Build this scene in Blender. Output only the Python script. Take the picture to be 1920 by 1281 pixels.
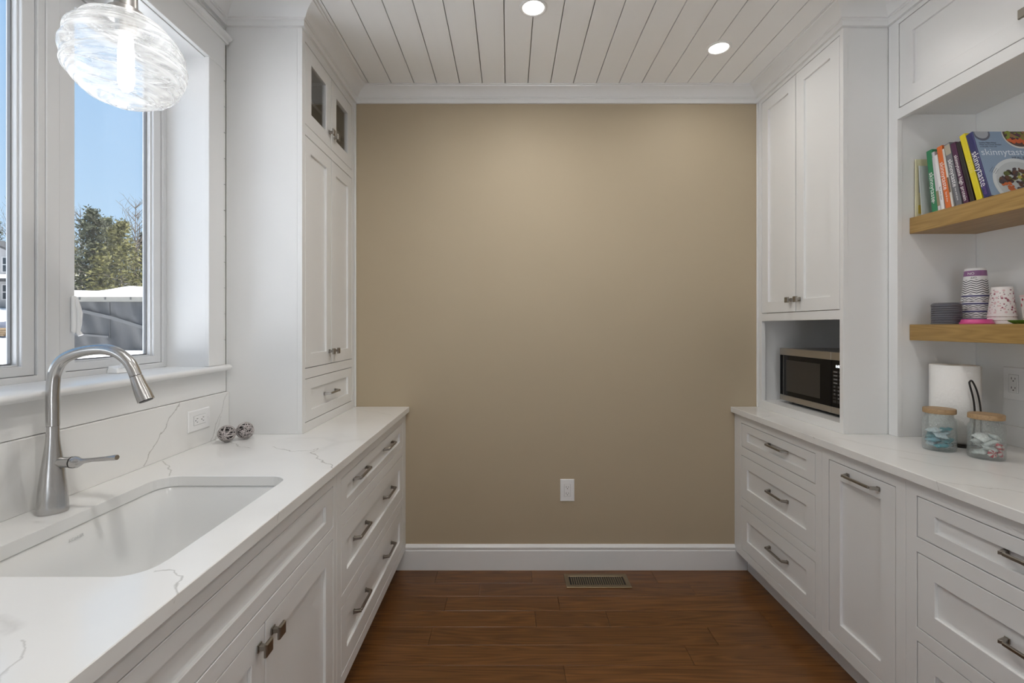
import bpy, bmesh, math, random
from mathutils import Vector, Matrix, noise

for o in list(bpy.data.objects):
    bpy.data.objects.remove(o)
sc = bpy.context.scene
COL = sc.collection
PI = math.pi

# ------------------------------------------------------------------ camera
cam_d = bpy.data.cameras.new('camera'); cam = bpy.data.objects.new('camera', cam_d)
COL.objects.link(cam); sc.camera = cam
cam.location = (0, 0, 1.366); cam.rotation_euler = (PI / 2, 0, 0)
cam_d.sensor_width = 36; cam_d.lens = 36 * 895 / 1920
cam_d.shift_x = 6 / 1920; cam_d.shift_y = -28.5 / 1920
cam_d.clip_start = .02; cam_d.clip_end = 400

# ------------------------------------------------------------------ sky, sun, exposure
w = bpy.data.worlds.new('sky'); sc.world = w; w.use_nodes = True
nt = w.node_tree; bg = nt.nodes['Background']
tc = nt.nodes.new('ShaderNodeTexCoord'); sp = nt.nodes.new('ShaderNodeSeparateXYZ')
cr = nt.nodes.new('ShaderNodeValToRGB')
nt.links.new(tc.outputs['Generated'], sp.inputs[0]); nt.links.new(sp.outputs['Z'], cr.inputs[0])
cr.color_ramp.elements[0].position = 0.0; cr.color_ramp.elements[0].color = (.56, .75, .93, 1)
cr.color_ramp.elements[1].position = .75; cr.color_ramp.elements[1].color = (.22, .46, .84, 1)
nt.links.new(cr.outputs[0], bg.inputs[0]); bg.inputs[1].default_value = 1.0

sun_d = bpy.data.lights.new('sun', 'SUN'); sun = bpy.data.objects.new('sun', sun_d); COL.objects.link(sun)
sun_d.energy = 19.0; sun_d.angle = .009; sun_d.color = (1, .96, .9)
sun.rotation_euler = Vector((-.50, .05, -.86)).to_track_quat('-Z', 'Y').to_euler()
sun.location = (6, -4, 9)

sc.view_settings.view_transform = 'Standard'; sc.view_settings.look = 'None'
sc.view_settings.exposure = 0.12; sc.view_settings.gamma = 1.0
sc.view_settings.use_curve_mapping = False
sc.cycles.max_bounces = 8; sc.cycles.diffuse_bounces = 6; sc.cycles.glossy_bounces = 5
sc.cycles.transparent_max_bounces = 16; sc.cycles.transmission_bounces = 8
sc.cycles.caustics_reflective = False; sc.cycles.caustics_refractive = False
sc.cycles.sample_clamp_indirect = 12
LAMP_W = 5.0          # watts of every ceiling downlight
LAMP_C = (1.0, .98, .94)

# ------------------------------------------------------------------ materials
MATS = {}
def mat(name, col, rough=.5, metal=0.0, spec=.5, emit=None, estr=0, bump=None, coat=0):
    if name in MATS: return MATS[name]
    m = bpy.data.materials.new(name); m.use_nodes = True
    b = m.node_tree.nodes['Principled BSDF']
    b.inputs['Base Color'].default_value = (*col, 1); b.inputs['Roughness'].default_value = rough
    b.inputs['Metallic'].default_value = metal; b.inputs['Specular IOR Level'].default_value = spec
    if coat: b.inputs['Coat Weight'].default_value = coat; b.inputs['Coat Roughness'].default_value = .1
    if emit: b.inputs['Emission Color'].default_value = (*emit, 1); b.inputs['Emission Strength'].default_value = estr
    if bump:
        N = m.node_tree.nodes; L = m.node_tree.links
        t = N.new('ShaderNodeTexNoise'); t.inputs['Scale'].default_value = bump[0]; t.inputs['Detail'].default_value = 3
        c = N.new('ShaderNodeTexCoord'); L.new(c.outputs['Object'], t.inputs['Vector'])
        bp = N.new('ShaderNodeBump'); bp.inputs['Strength'].default_value = bump[1]; bp.inputs['Distance'].default_value = bump[2]
        L.new(t.outputs[0], bp.inputs['Height']); L.new(bp.outputs[0], b.inputs['Normal'])
    MATS[name] = m
    return m

def nodes(m): return m.node_tree.nodes, m.node_tree.links, m.node_tree.nodes['Principled BSDF']

WHITE = mat('white_cabinet_paint', (.80, .80, .795), .32, bump=(240, .03, .001))
TRIM = mat('white_trim_paint', (.79, .79, .785), .3)
CEIL = mat('white_ceiling_paint', (.88, .88, .875), .45)
SHIP = mat('white_wall_paint', (.80, .80, .79), .5)
TAN = mat('tan_wall_paint', (.455, .375, .262), .62, bump=(300, .06, .001))
VINYL = mat('white_vinyl', (.70, .705, .71), .28)
SEAL = mat('grey_glazing_seal', (.22, .22, .23), .6)
PORC = mat('white_porcelain', (.80, .80, .79), .14)
PLASTIC = mat('white_plastic', (.84, .84, .84), .3)
SLOT = mat('dark_slot', (.03, .03, .03), .5)
BLACK = mat('black_wire', (.012, .010, .009), .35)
GAP_SHADE = mat('brown_gap_shade', (.20, .13, .08), .7)  # carcass colour darkened so the door gaps read as shadow lines
DARK = mat('dark_cavity', (.05, .05, .05), .8)

def metal(name, col, rough, stretch=None):
    m = mat(name, col, rough, 1.0)
    if stretch:
        N, L, b = nodes(m)
        c = N.new('ShaderNodeTexCoord'); mp = N.new('ShaderNodeMapping'); mp.inputs['Scale'].default_value = stretch
        t = N.new('ShaderNodeTexNoise'); t.inputs['Scale'].default_value = 1; t.inputs['Detail'].default_value = 2
        L.new(c.outputs['Object'], mp.inputs[0]); L.new(mp.outputs[0], t.inputs['Vector'])
        mr = N.new('ShaderNodeMapRange'); mr.inputs[3].default_value = rough - .07; mr.inputs[4].default_value = rough + .1
        L.new(t.outputs[0], mr.inputs[0]); L.new(mr.outputs[0], b.inputs['Roughness'])
    return m
NICKEL = metal('brushed_nickel_hardware', (.34, .315, .28), .32, (30, 30, 900))
STEEL = metal('brushed_steel_faucet', (.50, .49, .48), .22, (700, 700, 12))
STAIN = metal('stainless_strip', (.50, .47, .43), .34, (8, 8, 800))

def wood(name, c0, c1, rough, axis, scale=1.0, rnd=.0, coat=0, contrast=1.0):
    """grain stretched along axis (0 x, 1 y); every object takes its own piece of the grain"""
    m = mat(name, c0, rough, coat=coat); N, L, b = nodes(m)
    c = N.new('ShaderNodeTexCoord'); oi = N.new('ShaderNodeObjectInfo')
    mu = N.new('ShaderNodeVectorMath'); mu.operation = 'SCALE'; mu.inputs[0].default_value = (37, 21, 13)
    L.new(oi.outputs['Random'], mu.inputs['Scale'])
    ad = N.new('ShaderNodeVectorMath'); L.new(c.outputs['Object'], ad.inputs[0]); L.new(mu.outputs[0], ad.inputs[1])
    s = [9 * scale] * 3; s[axis] = .55 * scale
    mp = N.new('ShaderNodeMapping'); mp.inputs['Scale'].default_value = s; L.new(ad.outputs[0], mp.inputs[0])
    n1 = N.new('ShaderNodeTexNoise'); n1.inputs['Scale'].default_value = 1.1; n1.inputs['Detail'].default_value = 2
    L.new(mp.outputs[0], n1.inputs['Vector'])
    wv = N.new('ShaderNodeMath'); wv.operation = 'MULTIPLY'; wv.inputs[1].default_value = 34; L.new(n1.outputs[0], wv.inputs[0])
    fr = N.new('ShaderNodeMath'); fr.operation = 'PINGPONG'; fr.inputs[1].default_value = 1; L.new(wv.outputs[0], fr.inputs[0])
    s2 = [260 * scale] * 3; s2[axis] = 7 * scale
    mp2 = N.new('ShaderNodeMapping'); mp2.inputs['Scale'].default_value = s2; L.new(ad.outputs[0], mp2.inputs[0])
    n2 = N.new('ShaderNodeTexNoise'); n2.inputs['Scale'].default_value = 1; n2.inputs['Detail'].default_value = 3
    L.new(mp2.outputs[0], n2.inputs['Vector'])
    a1 = N.new('ShaderNodeMath'); a1.operation = 'MULTIPLY_ADD'; a1.inputs[1].default_value = .38 * contrast
    L.new(fr.outputs[0], a1.inputs[0])
    a0 = N.new('ShaderNodeMath'); a0.operation = 'MULTIPLY'; a0.inputs[1].default_value = .75; L.new(n2.outputs[0], a0.inputs[0])
    L.new(a0.outputs[0], a1.inputs[2])
    mr = N.new('ShaderNodeMapRange'); mr.inputs[1].default_value = .22; mr.inputs[2].default_value = .85; L.new(a1.outputs[0], mr.inputs[0])
    mx = N.new('ShaderNodeMix'); mx.data_type = 'RGBA'; L.new(mr.outputs[0], mx.inputs[0])
    mx.inputs[6].default_value = (*c0, 1); mx.inputs[7].default_value = (*c1, 1)
    hs = N.new('ShaderNodeHueSaturation'); L.new(mx.outputs[2], hs.inputs['Color'])
    vr = N.new('ShaderNodeMapRange'); vr.inputs[3].default_value = 1 - rnd; vr.inputs[4].default_value = 1 + rnd
    L.new(oi.outputs['Random'], vr.inputs[0]); L.new(vr.outputs[0], hs.inputs['Value'])
    L.new(hs.outputs[0], b.inputs['Base Color'])
    bp = N.new('ShaderNodeBump'); bp.inputs['Strength'].default_value = .12; bp.inputs['Distance'].default_value = .001
    L.new(n2.outputs[0], bp.inputs['Height']); L.new(bp.outputs[0], b.inputs['Normal'])
    return m
FLOORW = wood('brown_oak_floor', (.072, .026, .0065), (.200, .084, .024), .30, 0, 1.0, .10)
OAK = wood('honey_oak', (.285, .165, .048), (.45, .285, .10), .42, 1, 1.2, .0, contrast=.8)
LIDW = wood('pale_wood_lid', (.27, .17, .085), (.42, .28, .15), .5, 0, 2.2, .08)

def quartz(name, veins, cloud=.5, amp=(.045, .045, 0)):
    """white quartz; veins = [(width, strength, [points])] in world metres"""
    m = mat(name, (.82, .815, .80), .13); N, L, b = nodes(m)
    g = N.new('ShaderNodeNewGeometry')
    n = N.new('ShaderNodeTexNoise'); n.inputs['Scale'].default_value = 22; n.inputs['Detail'].default_value = 4
    L.new(g.outputs['Position'], n.inputs['Vector'])
    s1 = N.new('ShaderNodeVectorMath'); s1.operation = 'SUBTRACT'; s1.inputs[1].default_value = (.5, .5, .5); L.new(n.outputs['Color'], s1.inputs[0])
    s2 = N.new('ShaderNodeVectorMath'); s2.operation = 'MULTIPLY_ADD'; s2.inputs[1].default_value = amp
    L.new(s1.outputs[0], s2.inputs[0]); L.new(g.outputs['Position'], s2.inputs[2])
    P = s2.outputs[0]; acc = None
    for width, strength, pts in veins:
        best = None
        for A, B in zip(pts, pts[1:]):
            A = Vector(A); B = Vector(B); ba = B - A
            pa = N.new('ShaderNodeVectorMath'); pa.operation = 'SUBTRACT'; L.new(P, pa.inputs[0]); pa.inputs[1].default_value = A
            d = N.new('ShaderNodeVectorMath'); d.operation = 'DOT_PRODUCT'; L.new(pa.outputs[0], d.inputs[0]); d.inputs[1].default_value = ba / max(ba.length_squared, 1e-9)
            c = N.new('ShaderNodeClamp'); L.new(d.outputs['Value'], c.inputs[0])
            q = N.new('ShaderNodeVectorMath'); q.operation = 'SCALE'; q.inputs[0].default_value = ba; L.new(c.outputs[0], q.inputs['Scale'])
            e = N.new('ShaderNodeVectorMath'); e.operation = 'DISTANCE'; L.new(pa.outputs[0], e.inputs[0]); L.new(q.outputs[0], e.inputs[1])
            if best is None: best = e.outputs['Value']
            else:
                mn = N.new('ShaderNodeMath'); mn.operation = 'MINIMUM'; L.new(best, mn.inputs[0]); L.new(e.outputs['Value'], mn.inputs[1]); best = mn.outputs[0]
        r = N.new('ShaderNodeMapRange'); r.inputs[1].default_value = 0; r.inputs[2].default_value = width
        r.inputs[3].default_value = strength; r.inputs[4].default_value = 0; L.new(best, r.inputs[0])
        if acc is None: acc = r.outputs[0]
        else:
            mx = N.new('ShaderNodeMath'); mx.operation = 'MAXIMUM'; L.new(acc, mx.inputs[0]); L.new(r.outputs[0], mx.inputs[1]); acc = mx.outputs[0]
    n3 = N.new('ShaderNodeTexNoise'); n3.inputs['Scale'].default_value = 3.2; n3.inputs['Detail'].default_value = 5
    L.new(g.outputs['Position'], n3.inputs['Vector'])
    r3 = N.new('ShaderNodeMapRange'); r3.inputs[1].default_value = .5; r3.inputs[2].default_value = .85; r3.inputs[4].default_value = .3 * cloud
    L.new(n3.outputs[0], r3.inputs[0])
    ad = N.new('ShaderNodeMath'); ad.operation = 'ADD'; ad.use_clamp = True; L.new(r3.outputs[0], ad.inputs[0])
    if acc is not None: L.new(acc, ad.inputs[1])
    mix = N.new('ShaderNodeMix'); mix.data_type = 'RGBA'; L.new(ad.outputs[0], mix.inputs[0])
    mix.inputs[6].default_value = (.82, .815, .80, 1); mix.inputs[7].default_value = (.30, .285, .26, 1)
    L.new(mix.outputs[2], b.inputs['Base Color'])
    return m

def thin_glass(name, tint=(1, 1, 1), ior=1.45, bump=None, rough=.02, haze=0.0):
    """a pane or thin-walled vessel: lets light through, mirrors by Fresnel"""
    m = bpy.data.materials.new(name); m.use_nodes = True; MATS[name] = m
    N, L = m.node_tree.nodes, m.node_tree.links; N.clear()
    out = N.new('ShaderNodeOutputMaterial'); mix = N.new('ShaderNodeMixShader')
    tr = N.new('ShaderNodeBsdfTransparent'); tr.inputs[0].default_value = (*tint, 1)
    gl = N.new('ShaderNodeBsdfGlossy'); gl.inputs['Roughness'].default_value = rough
    fr = N.new('ShaderNodeLayerWeight'); fr.inputs[0].default_value = .5
    pw = N.new('ShaderNodeMath'); pw.operation = 'POWER'; pw.inputs[1].default_value = 4.0; L.new(fr.outputs['Facing'], pw.inputs[0])
    ma_ = N.new('ShaderNodeMath'); ma_.operation = 'MULTIPLY_ADD'; f0 = ((ior - 1) / (ior + 1)) ** 2; ma_.inputs[1].default_value = .9; ma_.inputs[2].default_value = f0; L.new(pw.outputs[0], ma_.inputs[0])
    L.new(ma_.outputs[0], mix.inputs[0]); L.new(tr.outputs[0], mix.inputs[1]); L.new(gl.outputs[0], mix.inputs[2])
    last = mix.outputs[0]
    if bump:
        c = N.new('ShaderNodeTexCoord')
        mp = N.new('ShaderNodeMapping'); mp.inputs['Scale'].default_value = bump[0]; L.new(c.outputs['Object'], mp.inputs[0])
        t = N.new('ShaderNodeTexNoise'); t.inputs['Scale'].default_value = 1; t.inputs['Detail'].default_value = 2.5; t.inputs['Distortion'].default_value = bump[2]
        L.new(mp.outputs[0], t.inputs['Vector'])
        bp = N.new('ShaderNodeBump'); bp.inputs['Strength'].default_value = 1; bp.inputs['Distance'].default_value = bump[1]
        L.new(t.outputs[0], bp.inputs['Height']); L.new(bp.outputs[0], fr.inputs['Normal']); L.new(bp.outputs[0], gl.inputs['Normal'])
        if haze:
            df = N.new('ShaderNodeBsdfTranslucent'); df.inputs[0].default_value = (.95, .96, .97, 1)
            d2 = N.new('ShaderNodeBsdfDiffuse'); d2.inputs[0].default_value = (.95, .96, .97, 1)
            dm = N.new('ShaderNodeMixShader'); L.new(df.outputs[0], dm.inputs[1]); L.new(d2.outputs[0], dm.inputs[2])
            mr = N.new('ShaderNodeMapRange'); mr.inputs[1].default_value = .42; mr.inputs[2].default_value = .72; mr.inputs[3].default_value = haze * .25; mr.inputs[4].default_value = haze
            L.new(t.outputs[0], mr.inputs[0])
            m2 = N.new('ShaderNodeMixShader'); L.new(mr.outputs[0], m2.inputs[0]); L.new(last, m2.inputs[1]); L.new(dm.outputs[0], m2.inputs[2]); last = m2.outputs[0]
    L.new(last, out.inputs[0])
    return m
PANE = thin_glass('window_glass', (.985, .99, .99))
JARG = thin_glass('pebbled_jar_glass', (.955, .975, .97), 1.5, ((150, 150, 150), .006, .6), .06, .20)
PENDG = thin_glass('swirled_blown_glass', (.97, .975, .975), 1.5, ((5, 5, 42), .012, 1.6), .03, .72)

# ------------------------------------------------------------------ mesh helpers
OFF = {}
class MB:
    def __init__(s): s.v = []; s.f = []
    def add(s, vs, fs):
        n = len(s.v); s.v += [tuple(p) for p in vs]; s.f += [tuple(i + n for i in q) for q in fs]; return s
    def hexa(s, p):     # bottom four, then top four
        return s.add(p, [(0, 3, 2, 1), (4, 5, 6, 7), (0, 1, 5, 4), (1, 2, 6, 5), (2, 3, 7, 6), (3, 0, 4, 7)])
    def box(s, x0, x1, y0, y1, z0, z1):
        x0, x1 = sorted((x0, x1)); y0, y1 = sorted((y0, y1)); z0, z1 = sorted((z0, z1))
        return s.hexa([(x0, y0, z0), (x1, y0, z0), (x1, y1, z0), (x0, y1, z0), (x0, y0, z1), (x1, y0, z1), (x1, y1, z1), (x0, y1, z1)])
    def plate(s, u0, u1, v0, v1, w0, w1, holes, fn):
        """slab in (u,v) with rectangular holes, thickness w0..w1; fn maps (u,v,w) to a point"""
        U = sorted({u0, u1, *[h[0] for h in holes], *[h[1] for h in holes]}); V = sorted({v0, v1, *[h[2] for h in holes], *[h[3] for h in holes]})
        solid = lambda i, j: 0 <= i < len(U) - 1 and 0 <= j < len(V) - 1 and not any(h[0] < (U[i] + U[i + 1]) / 2 < h[1] and h[2] < (V[j] + V[j + 1]) / 2 < h[3] for h in holes)
        idx = {}; vs = []; fs = []
        def vi(i, j, k):
            if (i, j, k) not in idx: idx[(i, j, k)] = len(vs); vs.append(fn(U[i], V[j], (w0, w1)[k]))
            return idx[(i, j, k)]
        for i in range(len(U) - 1):
            for j in range(len(V) - 1):
                if not solid(i, j): continue
                for k in (0, 1): fs.append((vi(i, j, k), vi(i + 1, j, k), vi(i + 1, j + 1, k), vi(i, j + 1, k)))
                for (a, b, c) in (((i, j), (i + 1, j), (i, j - 1)), ((i, j + 1), (i + 1, j + 1), (i, j + 1)), ((i, j), (i, j + 1), (i - 1, j)), ((i + 1, j), (i + 1, j + 1), (i + 1, j))):
                    if not solid(*c): fs.append((vi(*a, 0), vi(*b, 0), vi(*b, 1), vi(*a, 1)))
        return s.add(vs, fs)
    def lathe(s, prof, c=(0, 0, 0), n=32, sx=1, sy=1):
        """prof = [(r,z)] from one end to the other; ends with r 0 close"""
        rings = []; vs = []
        for r, z in prof:
            if r < 1e-6: rings.append([len(vs)]); vs.append((c[0], c[1], c[2] + z))
            else:
                rings.append(list(range(len(vs), len(vs) + n)))
                vs += [(c[0] + sx * r * math.cos(2 * PI * i / n), c[1] + sy * r * math.sin(2 * PI * i / n), c[2] + z) for i in range(n)]
        fs = []
        for a, b in zip(rings, rings[1:]):
            for i in range(n):
                j = (i + 1) % n
                if len(a) == 1 and len(b) == 1: break
                if len(a) == 1: fs.append((a[0], b[i], b[j]))
                elif len(b) == 1: fs.append((a[i], a[j], b[0]))
                else: fs.append((a[i], a[j], b[j], b[i]))
        return s.add(vs, fs)
    def tube(s, pts, rad, n=12, caps=True, closed=False, flat=None):
        pts = [Vector(p) for p in pts]; m = len(pts)
        if not isinstance(rad, (list, tuple)): rad = [rad] * m
        up = None; vs = []
        for i, p in enumerate(pts):
            if closed: t = pts[(i + 1) % m] - pts[i - 1]
            else: t = pts[min(i + 1, m - 1)] - pts[max(i - 1, 0)]
            t.normalize()
            if up is None:
                up = Vector((0, 0, 1)) if abs(t.z) < .9 else Vector((0, 1, 0))
            a = up - t * up.dot(t); a.normalize(); up = a; b = t.cross(a)
            r = rad[i]; ra, rb = r if isinstance(r, tuple) else (r, r)
            vs += [p + a * (ra * math.cos(2 * PI * k / n)) + b * (rb * math.sin(2 * PI * k / n)) for k in range(n)]
        fs = []
        for i in range(m if closed else m - 1):
            for k in range(n):
                i2 = (i + 1) % m
                fs.append((i * n + k, i * n + (k + 1) % n, i2 * n + (k + 1) % n, i2 * n + k))
        if caps and not closed:
            fs.append(tuple(range(n))[::-1]); fs.append(tuple((m - 1) * n + k for k in range(n)))
        return s.add(vs, fs)
    def prism(s, poly, a0, a1, fn):
        """closed polygon [(p,q)] pushed from a0 to a1; fn maps (p,q,a)"""
        n = len(poly)
        vs = [fn(p, q, a0) for p, q in poly] + [fn(p, q, a1) for p, q in poly]
        return s.add(vs, [tuple(range(n))[::-1], tuple(range(n, 2 * n))] + [(i, (i + 1) % n, n + (i + 1) % n, n + i) for i in range(n)])
    def build(s, name, m, parent=None, bevel=0, smooth=False, seg=1, base=None, angle=35):
        vs = s.v
        if parent is not None: off = OFF[parent.name]
        else:
            xs, ys, zs = zip(*vs)
            off = Vector(base) if base is not None else Vector(((min(xs) + max(xs)) / 2, (min(ys) + max(ys)) / 2, min(zs)))
        me = bpy.data.meshes.new(name); me.from_pydata([Vector(p) - off for p in vs], [], s.f)
        bm = bmesh.new(); bm.from_mesh(me); bmesh.ops.recalc_face_normals(bm, faces=bm.faces); bm.to_mesh(me); bm.free()
        if smooth:
            for p in me.polygons: p.use_smooth = True
            me.set_sharp_from_angle(angle=math.radians(angle))
        me.materials.append(m)
        o = bpy.data.objects.new(name, me); COL.objects.link(o); OFF[o.name] = off
        if parent is not None: o.parent = parent
        else: o.location = off
        if bevel:
            b = o.modifiers.new('bevel', 'BEVEL'); b.width = bevel; b.segments = seg; b.limit_method = 'ANGLE'; b.angle_limit = .7
        return o

def tag(o, label=None, cat=None, group=None, kind=None):
    if label: o['label'] = label
    if cat: o['category'] = cat
    if group: o['group'] = group
    if kind: o['kind'] = kind
    return o
def thing(name, loc, label, cat, group=None, kind=None):
    o = bpy.data.objects.new(name, None); COL.objects.link(o); o.location = loc; o.empty_display_size = .05
    OFF[o.name] = Vector(loc)
    return tag(o, label, cat, group, kind)
def box(name, m, b, parent=None, bevel=0, seg=1):
    return MB().box(*b).build(name, m, parent, bevel, seg=seg)
def copy_tree(o, parent=None):
    c = o.copy(); COL.objects.link(c); c.parent = parent; OFF[c.name] = OFF[o.name].copy()
    for ch in list(o.children): copy_tree(ch, c)
    return c
def text(body, size, m, parent, M, name='lettering', extrude=.0002, align='LEFT'):
    """flat raised lettering; M places the text plane (x right, y up) in the parent's space"""
    cu = bpy.data.curves.new('t', 'FONT'); cu.body = body; cu.size = size; cu.extrude = extrude; cu.resolution_u = 3
    cu.align_x = align; cu.align_y = 'CENTER'
    t = bpy.data.objects.new('t', cu); me = bpy.data.meshes.new_from_object(t)
    bpy.data.objects.remove(t); bpy.data.curves.remove(cu)
    me.name = name; me.materials.clear(); me.materials.append(m); me.transform(M)
    o = bpy.data.objects.new(name, me); COL.objects.link(o); o.parent = parent; OFF[o.name] = OFF[parent.name]
    return o
def frame_m(o, x, y):          # matrix from origin, right and up
    x = Vector(x).normalized(); y = Vector(y).normalized(); z = x.cross(y)
    return Matrix(((x.x, y.x, z.x, o[0]), (x.y, y.y, z.y, o[1]), (x.z, y.z, z.z, o[2]), (0, 0, 0, 1)))

# key planes (metres; the camera stands over the origin and looks along +Y)
YB = 2.687; XL = -1.185; XR = 1.915; ZC = 2.692; YF = -1.75
ZT = .914                      # top of the counters
CY = 1.998                     # near side of both tall cabinets
FL, FR = -.580, 1.270          # faces of the base cabinets
TL, TR = -.865, 1.400          # faces of the tall cabinets
BX = 1.589                     # face of the open bookshelf cabinet

# ------------------------------------------------------------------ room shell
rnd = random.Random(4)
fl = box('floor', DARK, (XL - .2, XR + .2, YF - .1, YB + .1, -.12, -.0155)); tag(fl, 'dark brown oak plank floor', 'floor', kind='structure')
PW = .1235; seams = 2.6625
known = {0: [-.395, .125, .793], 1: [-.152, .95], 2: [-.31, .247], 3: [.125, .463, 1.2], 4: [-.346, .9], 5: [.75], 6: [.22]}
row = -1; y1 = YB
while y1 > YF:
    y0 = seams - PW * (row + 1) if row >= 0 else seams
    y0 = max(y0, YF)
    cuts = known.get(row)
    if cuts is None:
        cuts = []; x = XL + rnd.uniform(.3, 1.1)
        while x < XR - .3: cuts.append(x); x += rnd.uniform(.6, 1.5)
    e = [XL - .02, *cuts, XR + .02]
    for a, b in zip(e, e[1:]):
        g = .0006
        MB().box(-(b - a) / 2 + g, (b - a) / 2 - g, -(y1 - y0) / 2 + g, (y1 - y0) / 2 - g, -.015, 0)
        m = MB().box(a + g, b - g, y0 + g, y1 - g, -.015, 0).build('floor_plank', FLOORW, None, .0009)
        m.parent = fl; m.location = m.location - fl.location
    y1 = y0; row += 1

ce = box('ceiling', CEIL, (XL - .2, XR + .2, YF - .1, YB + .1, ZC + .024, ZC + .13)); tag(ce, 'white shiplap plank ceiling', 'ceiling', kind='structure')
k = -4; proto = None
while True:
    a = -.7646 + .1241 * k; b = a + .1241; k += 1
    if a > XR: break
    a2, b2 = max(a, XL), min(b, XR)
    if b2 - a2 < .01: continue
    if proto is not None and a2 == a and b2 == b:
        o = proto.copy(); COL.objects.link(o); o.parent = ce; o.location = Vector(((a + b) / 2, (YF + YB) / 2, ZC)) - ce.location
    else:
        o = MB().box(a2 + .0021, b2 - .0021, YF, YB, ZC, ZC + .0118).build('ceiling_plank', CEIL, None, .0008)
        o.location -= ce.location; o.parent = ce
        if a2 == a and b2 == b: proto = o

tag(box('wall_back', TAN, (XL - .2, XR + .2, YB, YB + .1, -.1, ZC + .13)), 'tan painted wall at the far end', 'wall', kind='structure')
wr = tag(box('wall_right', SHIP, (XR, XR + .1, YF, YB, -.1, ZC + .1)), 'white wall behind the shelves', 'wall', kind='structure')
WY0, WY1, WZ0, WZ1 = .439, 1.864, 1.208, 2.415
wl = MB().plate(YF, YB, -.1, ZC + .1, XL - .175, XL - .012, [(WY0 - .02, WY1 + .02, WZ0 - .02, WZ1 + .02)], lambda u, v, q: (q, u, v)).build('wall_left', SHIP)
tag(wl, 'white shiplap wall around the window', 'wall', kind='structure')
z = 1.093 - .108 * 2; 
while z < ZC:                   # shiplap boards beside, above and beyond the window
    z1 = min(z + .108, ZC)
    spans = [(YF, WY0 - .02), (WY1 + .02, CY)] if z1 > WZ0 and z < WZ1 else [(YF, CY)]
    for a, b in spans:
        if z < WZ0 - .03 and b > 0: continue
        o = MB().box(XL - .012, XL, a, b, z + .0012, z1 - .0012).build('shiplap_board', SHIP, None, .001)
        o.location -= wl.location; o.parent = wl
    z += .108
# the house goes on behind the camera: glazed door added unseen, lets in fill daylight
wf = MB().plate(XL - .2, XR + .2, -.1, ZC + .1, YF - .1, YF, [(-.10, .70, .02, 2.08)], lambda u, v, q: (u, q, v)).build('wall_front', SHIP)
tag(wf, 'white wall behind the camera with an opening added for daylight', 'wall', kind='structure')
d = MB().plate(-.10, .70, .02, 2.08, YF - .08, YF - .02, [(-.02, .62, .14, 2.0)], lambda u, v, q: (u, q, v)).build('daylight_fill_door', VINYL, None, .003)  # added out of view to bring in daylight from behind
tag(d, 'unseen glazed door added behind the camera for fill daylight', 'door', kind='structure')
box('glass_pane', PANE, (-.02, .62, YF - .053, YF - .047, .14, 2.0), d)

# baseboard at the tan wall
prof = [(0, 0), (.016, 0), (.016, .108), (.0135, .112), (.0135, .118), (.0155, .121), (.0155, .128), (.011, .134), (.006, .141), (0, .141)]
bb = MB().prism(prof, FL + .0012, FR - .0012, lambda p, q, a: (a, YB - p, q)).box(FL - .064, FL + .0012, YB - .016, YB, 0, .1095).box(FR - .0012, FR + .064, YB - .016, YB, 0, .1095).build('baseboard_back', TRIM)
tag(bb, 'white moulded baseboard along the tan wall', 'baseboard', kind='structure')

# crown moulding, mitred run by run
CB = 2.617
crown = [(0, CB), (.013, CB), (.013, CB + .022), (.019, CB + .024), (.019, CB + .029), (.024, CB + .031), (.030, CB + .040), (.042, CB + .052), (.060, CB + .061), (.074, CB + .065), (.076, CB + .070), (.085, CB + .070), (.085, ZC - .0005), (0, ZC - .0005)]
path = [(XL, YF), (XL, CY), (TL, CY), (TL, YB), (TR, YB), (TR, CY), (BX, CY), (BX, -.1), (XR, -.1), (XR, YF)]
def right_of(a, b):
    d = (Vector(b) - Vector(a)).normalized(); return Vector((d.y, -d.x))
names = ['window wall', 'side of the left tall cabinet', 'front of the left tall cabinet', 'tan wall', 'front of the right tall cabinet', 'side of the right tall cabinet', 'bookshelf cabinet', 'end of the bookshelf cabinet', 'right wall behind the camera']
for i in range(len(path) - 1):
    A, B = Vector(path[i]), Vector(path[i + 1]); n0 = right_of(A, B)
    def mit(j, other):
        n1 = right_of(*other) if other else n0
        return (n0 + n1) / (1 + n0.dot(n1))
    ma = mit(i, (path[i - 1], path[i]) if i else None); mb = mit(i, (path[i + 1], path[i + 2]) if i + 2 < len(path) else None)
    n = len(crown)
    vs = [(*(A + ma * p), q) for p, q in crown] + [(*(B + mb * p), q) for p, q in crown]
    o = MB().add(vs, [tuple(range(n)), tuple(range(n, 2 * n))] + [(j, (j + 1) % n, n + (j + 1) % n, n + j) for j in range(n)]).build('trim_%d' % (i + 1), TRIM, smooth=True, angle=32)
    tag(o, 'white crown moulding along the ' + names[i], 'crown moulding', kind='structure')

# ------------------------------------------------------------------ window
jm = MB().plate(WY0 - .018, WY1 + .018, WZ0 - .0185, WZ1 + .018, XL - .17, XL, [(WY0, WY1, WZ0 - .0005, WZ1)], lambda u, v, q: (q, u, v)).build('trim_10', TRIM, None, .001)
tag(jm, 'white jamb boards lining the window recess', 'window jamb', kind='structure')
ca = thing('trim_11', (XL, 1.15, WZ0), 'flat white casing boards framing the window', 'window casing', kind='structure')
for a in (WY1 - .005, WY0 - .092): box('side_casing', TRIM, (XL + .0003, XL + .018, a, a + .097, WZ0 + .001, 2.4175), ca, .0012)
box('head_casing', TRIM, (XL + .0003, XL + .019, WY0 - .097, WY1 + .098, 2.418, 2.532), ca, .0012)
cp = [(0, 2.532), (.022, 2.532), (.024, 2.538), (.024, 2.543), (.036, 2.549), (.040, 2.553), (.040, 2.560), (0, 2.560)]
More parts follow.
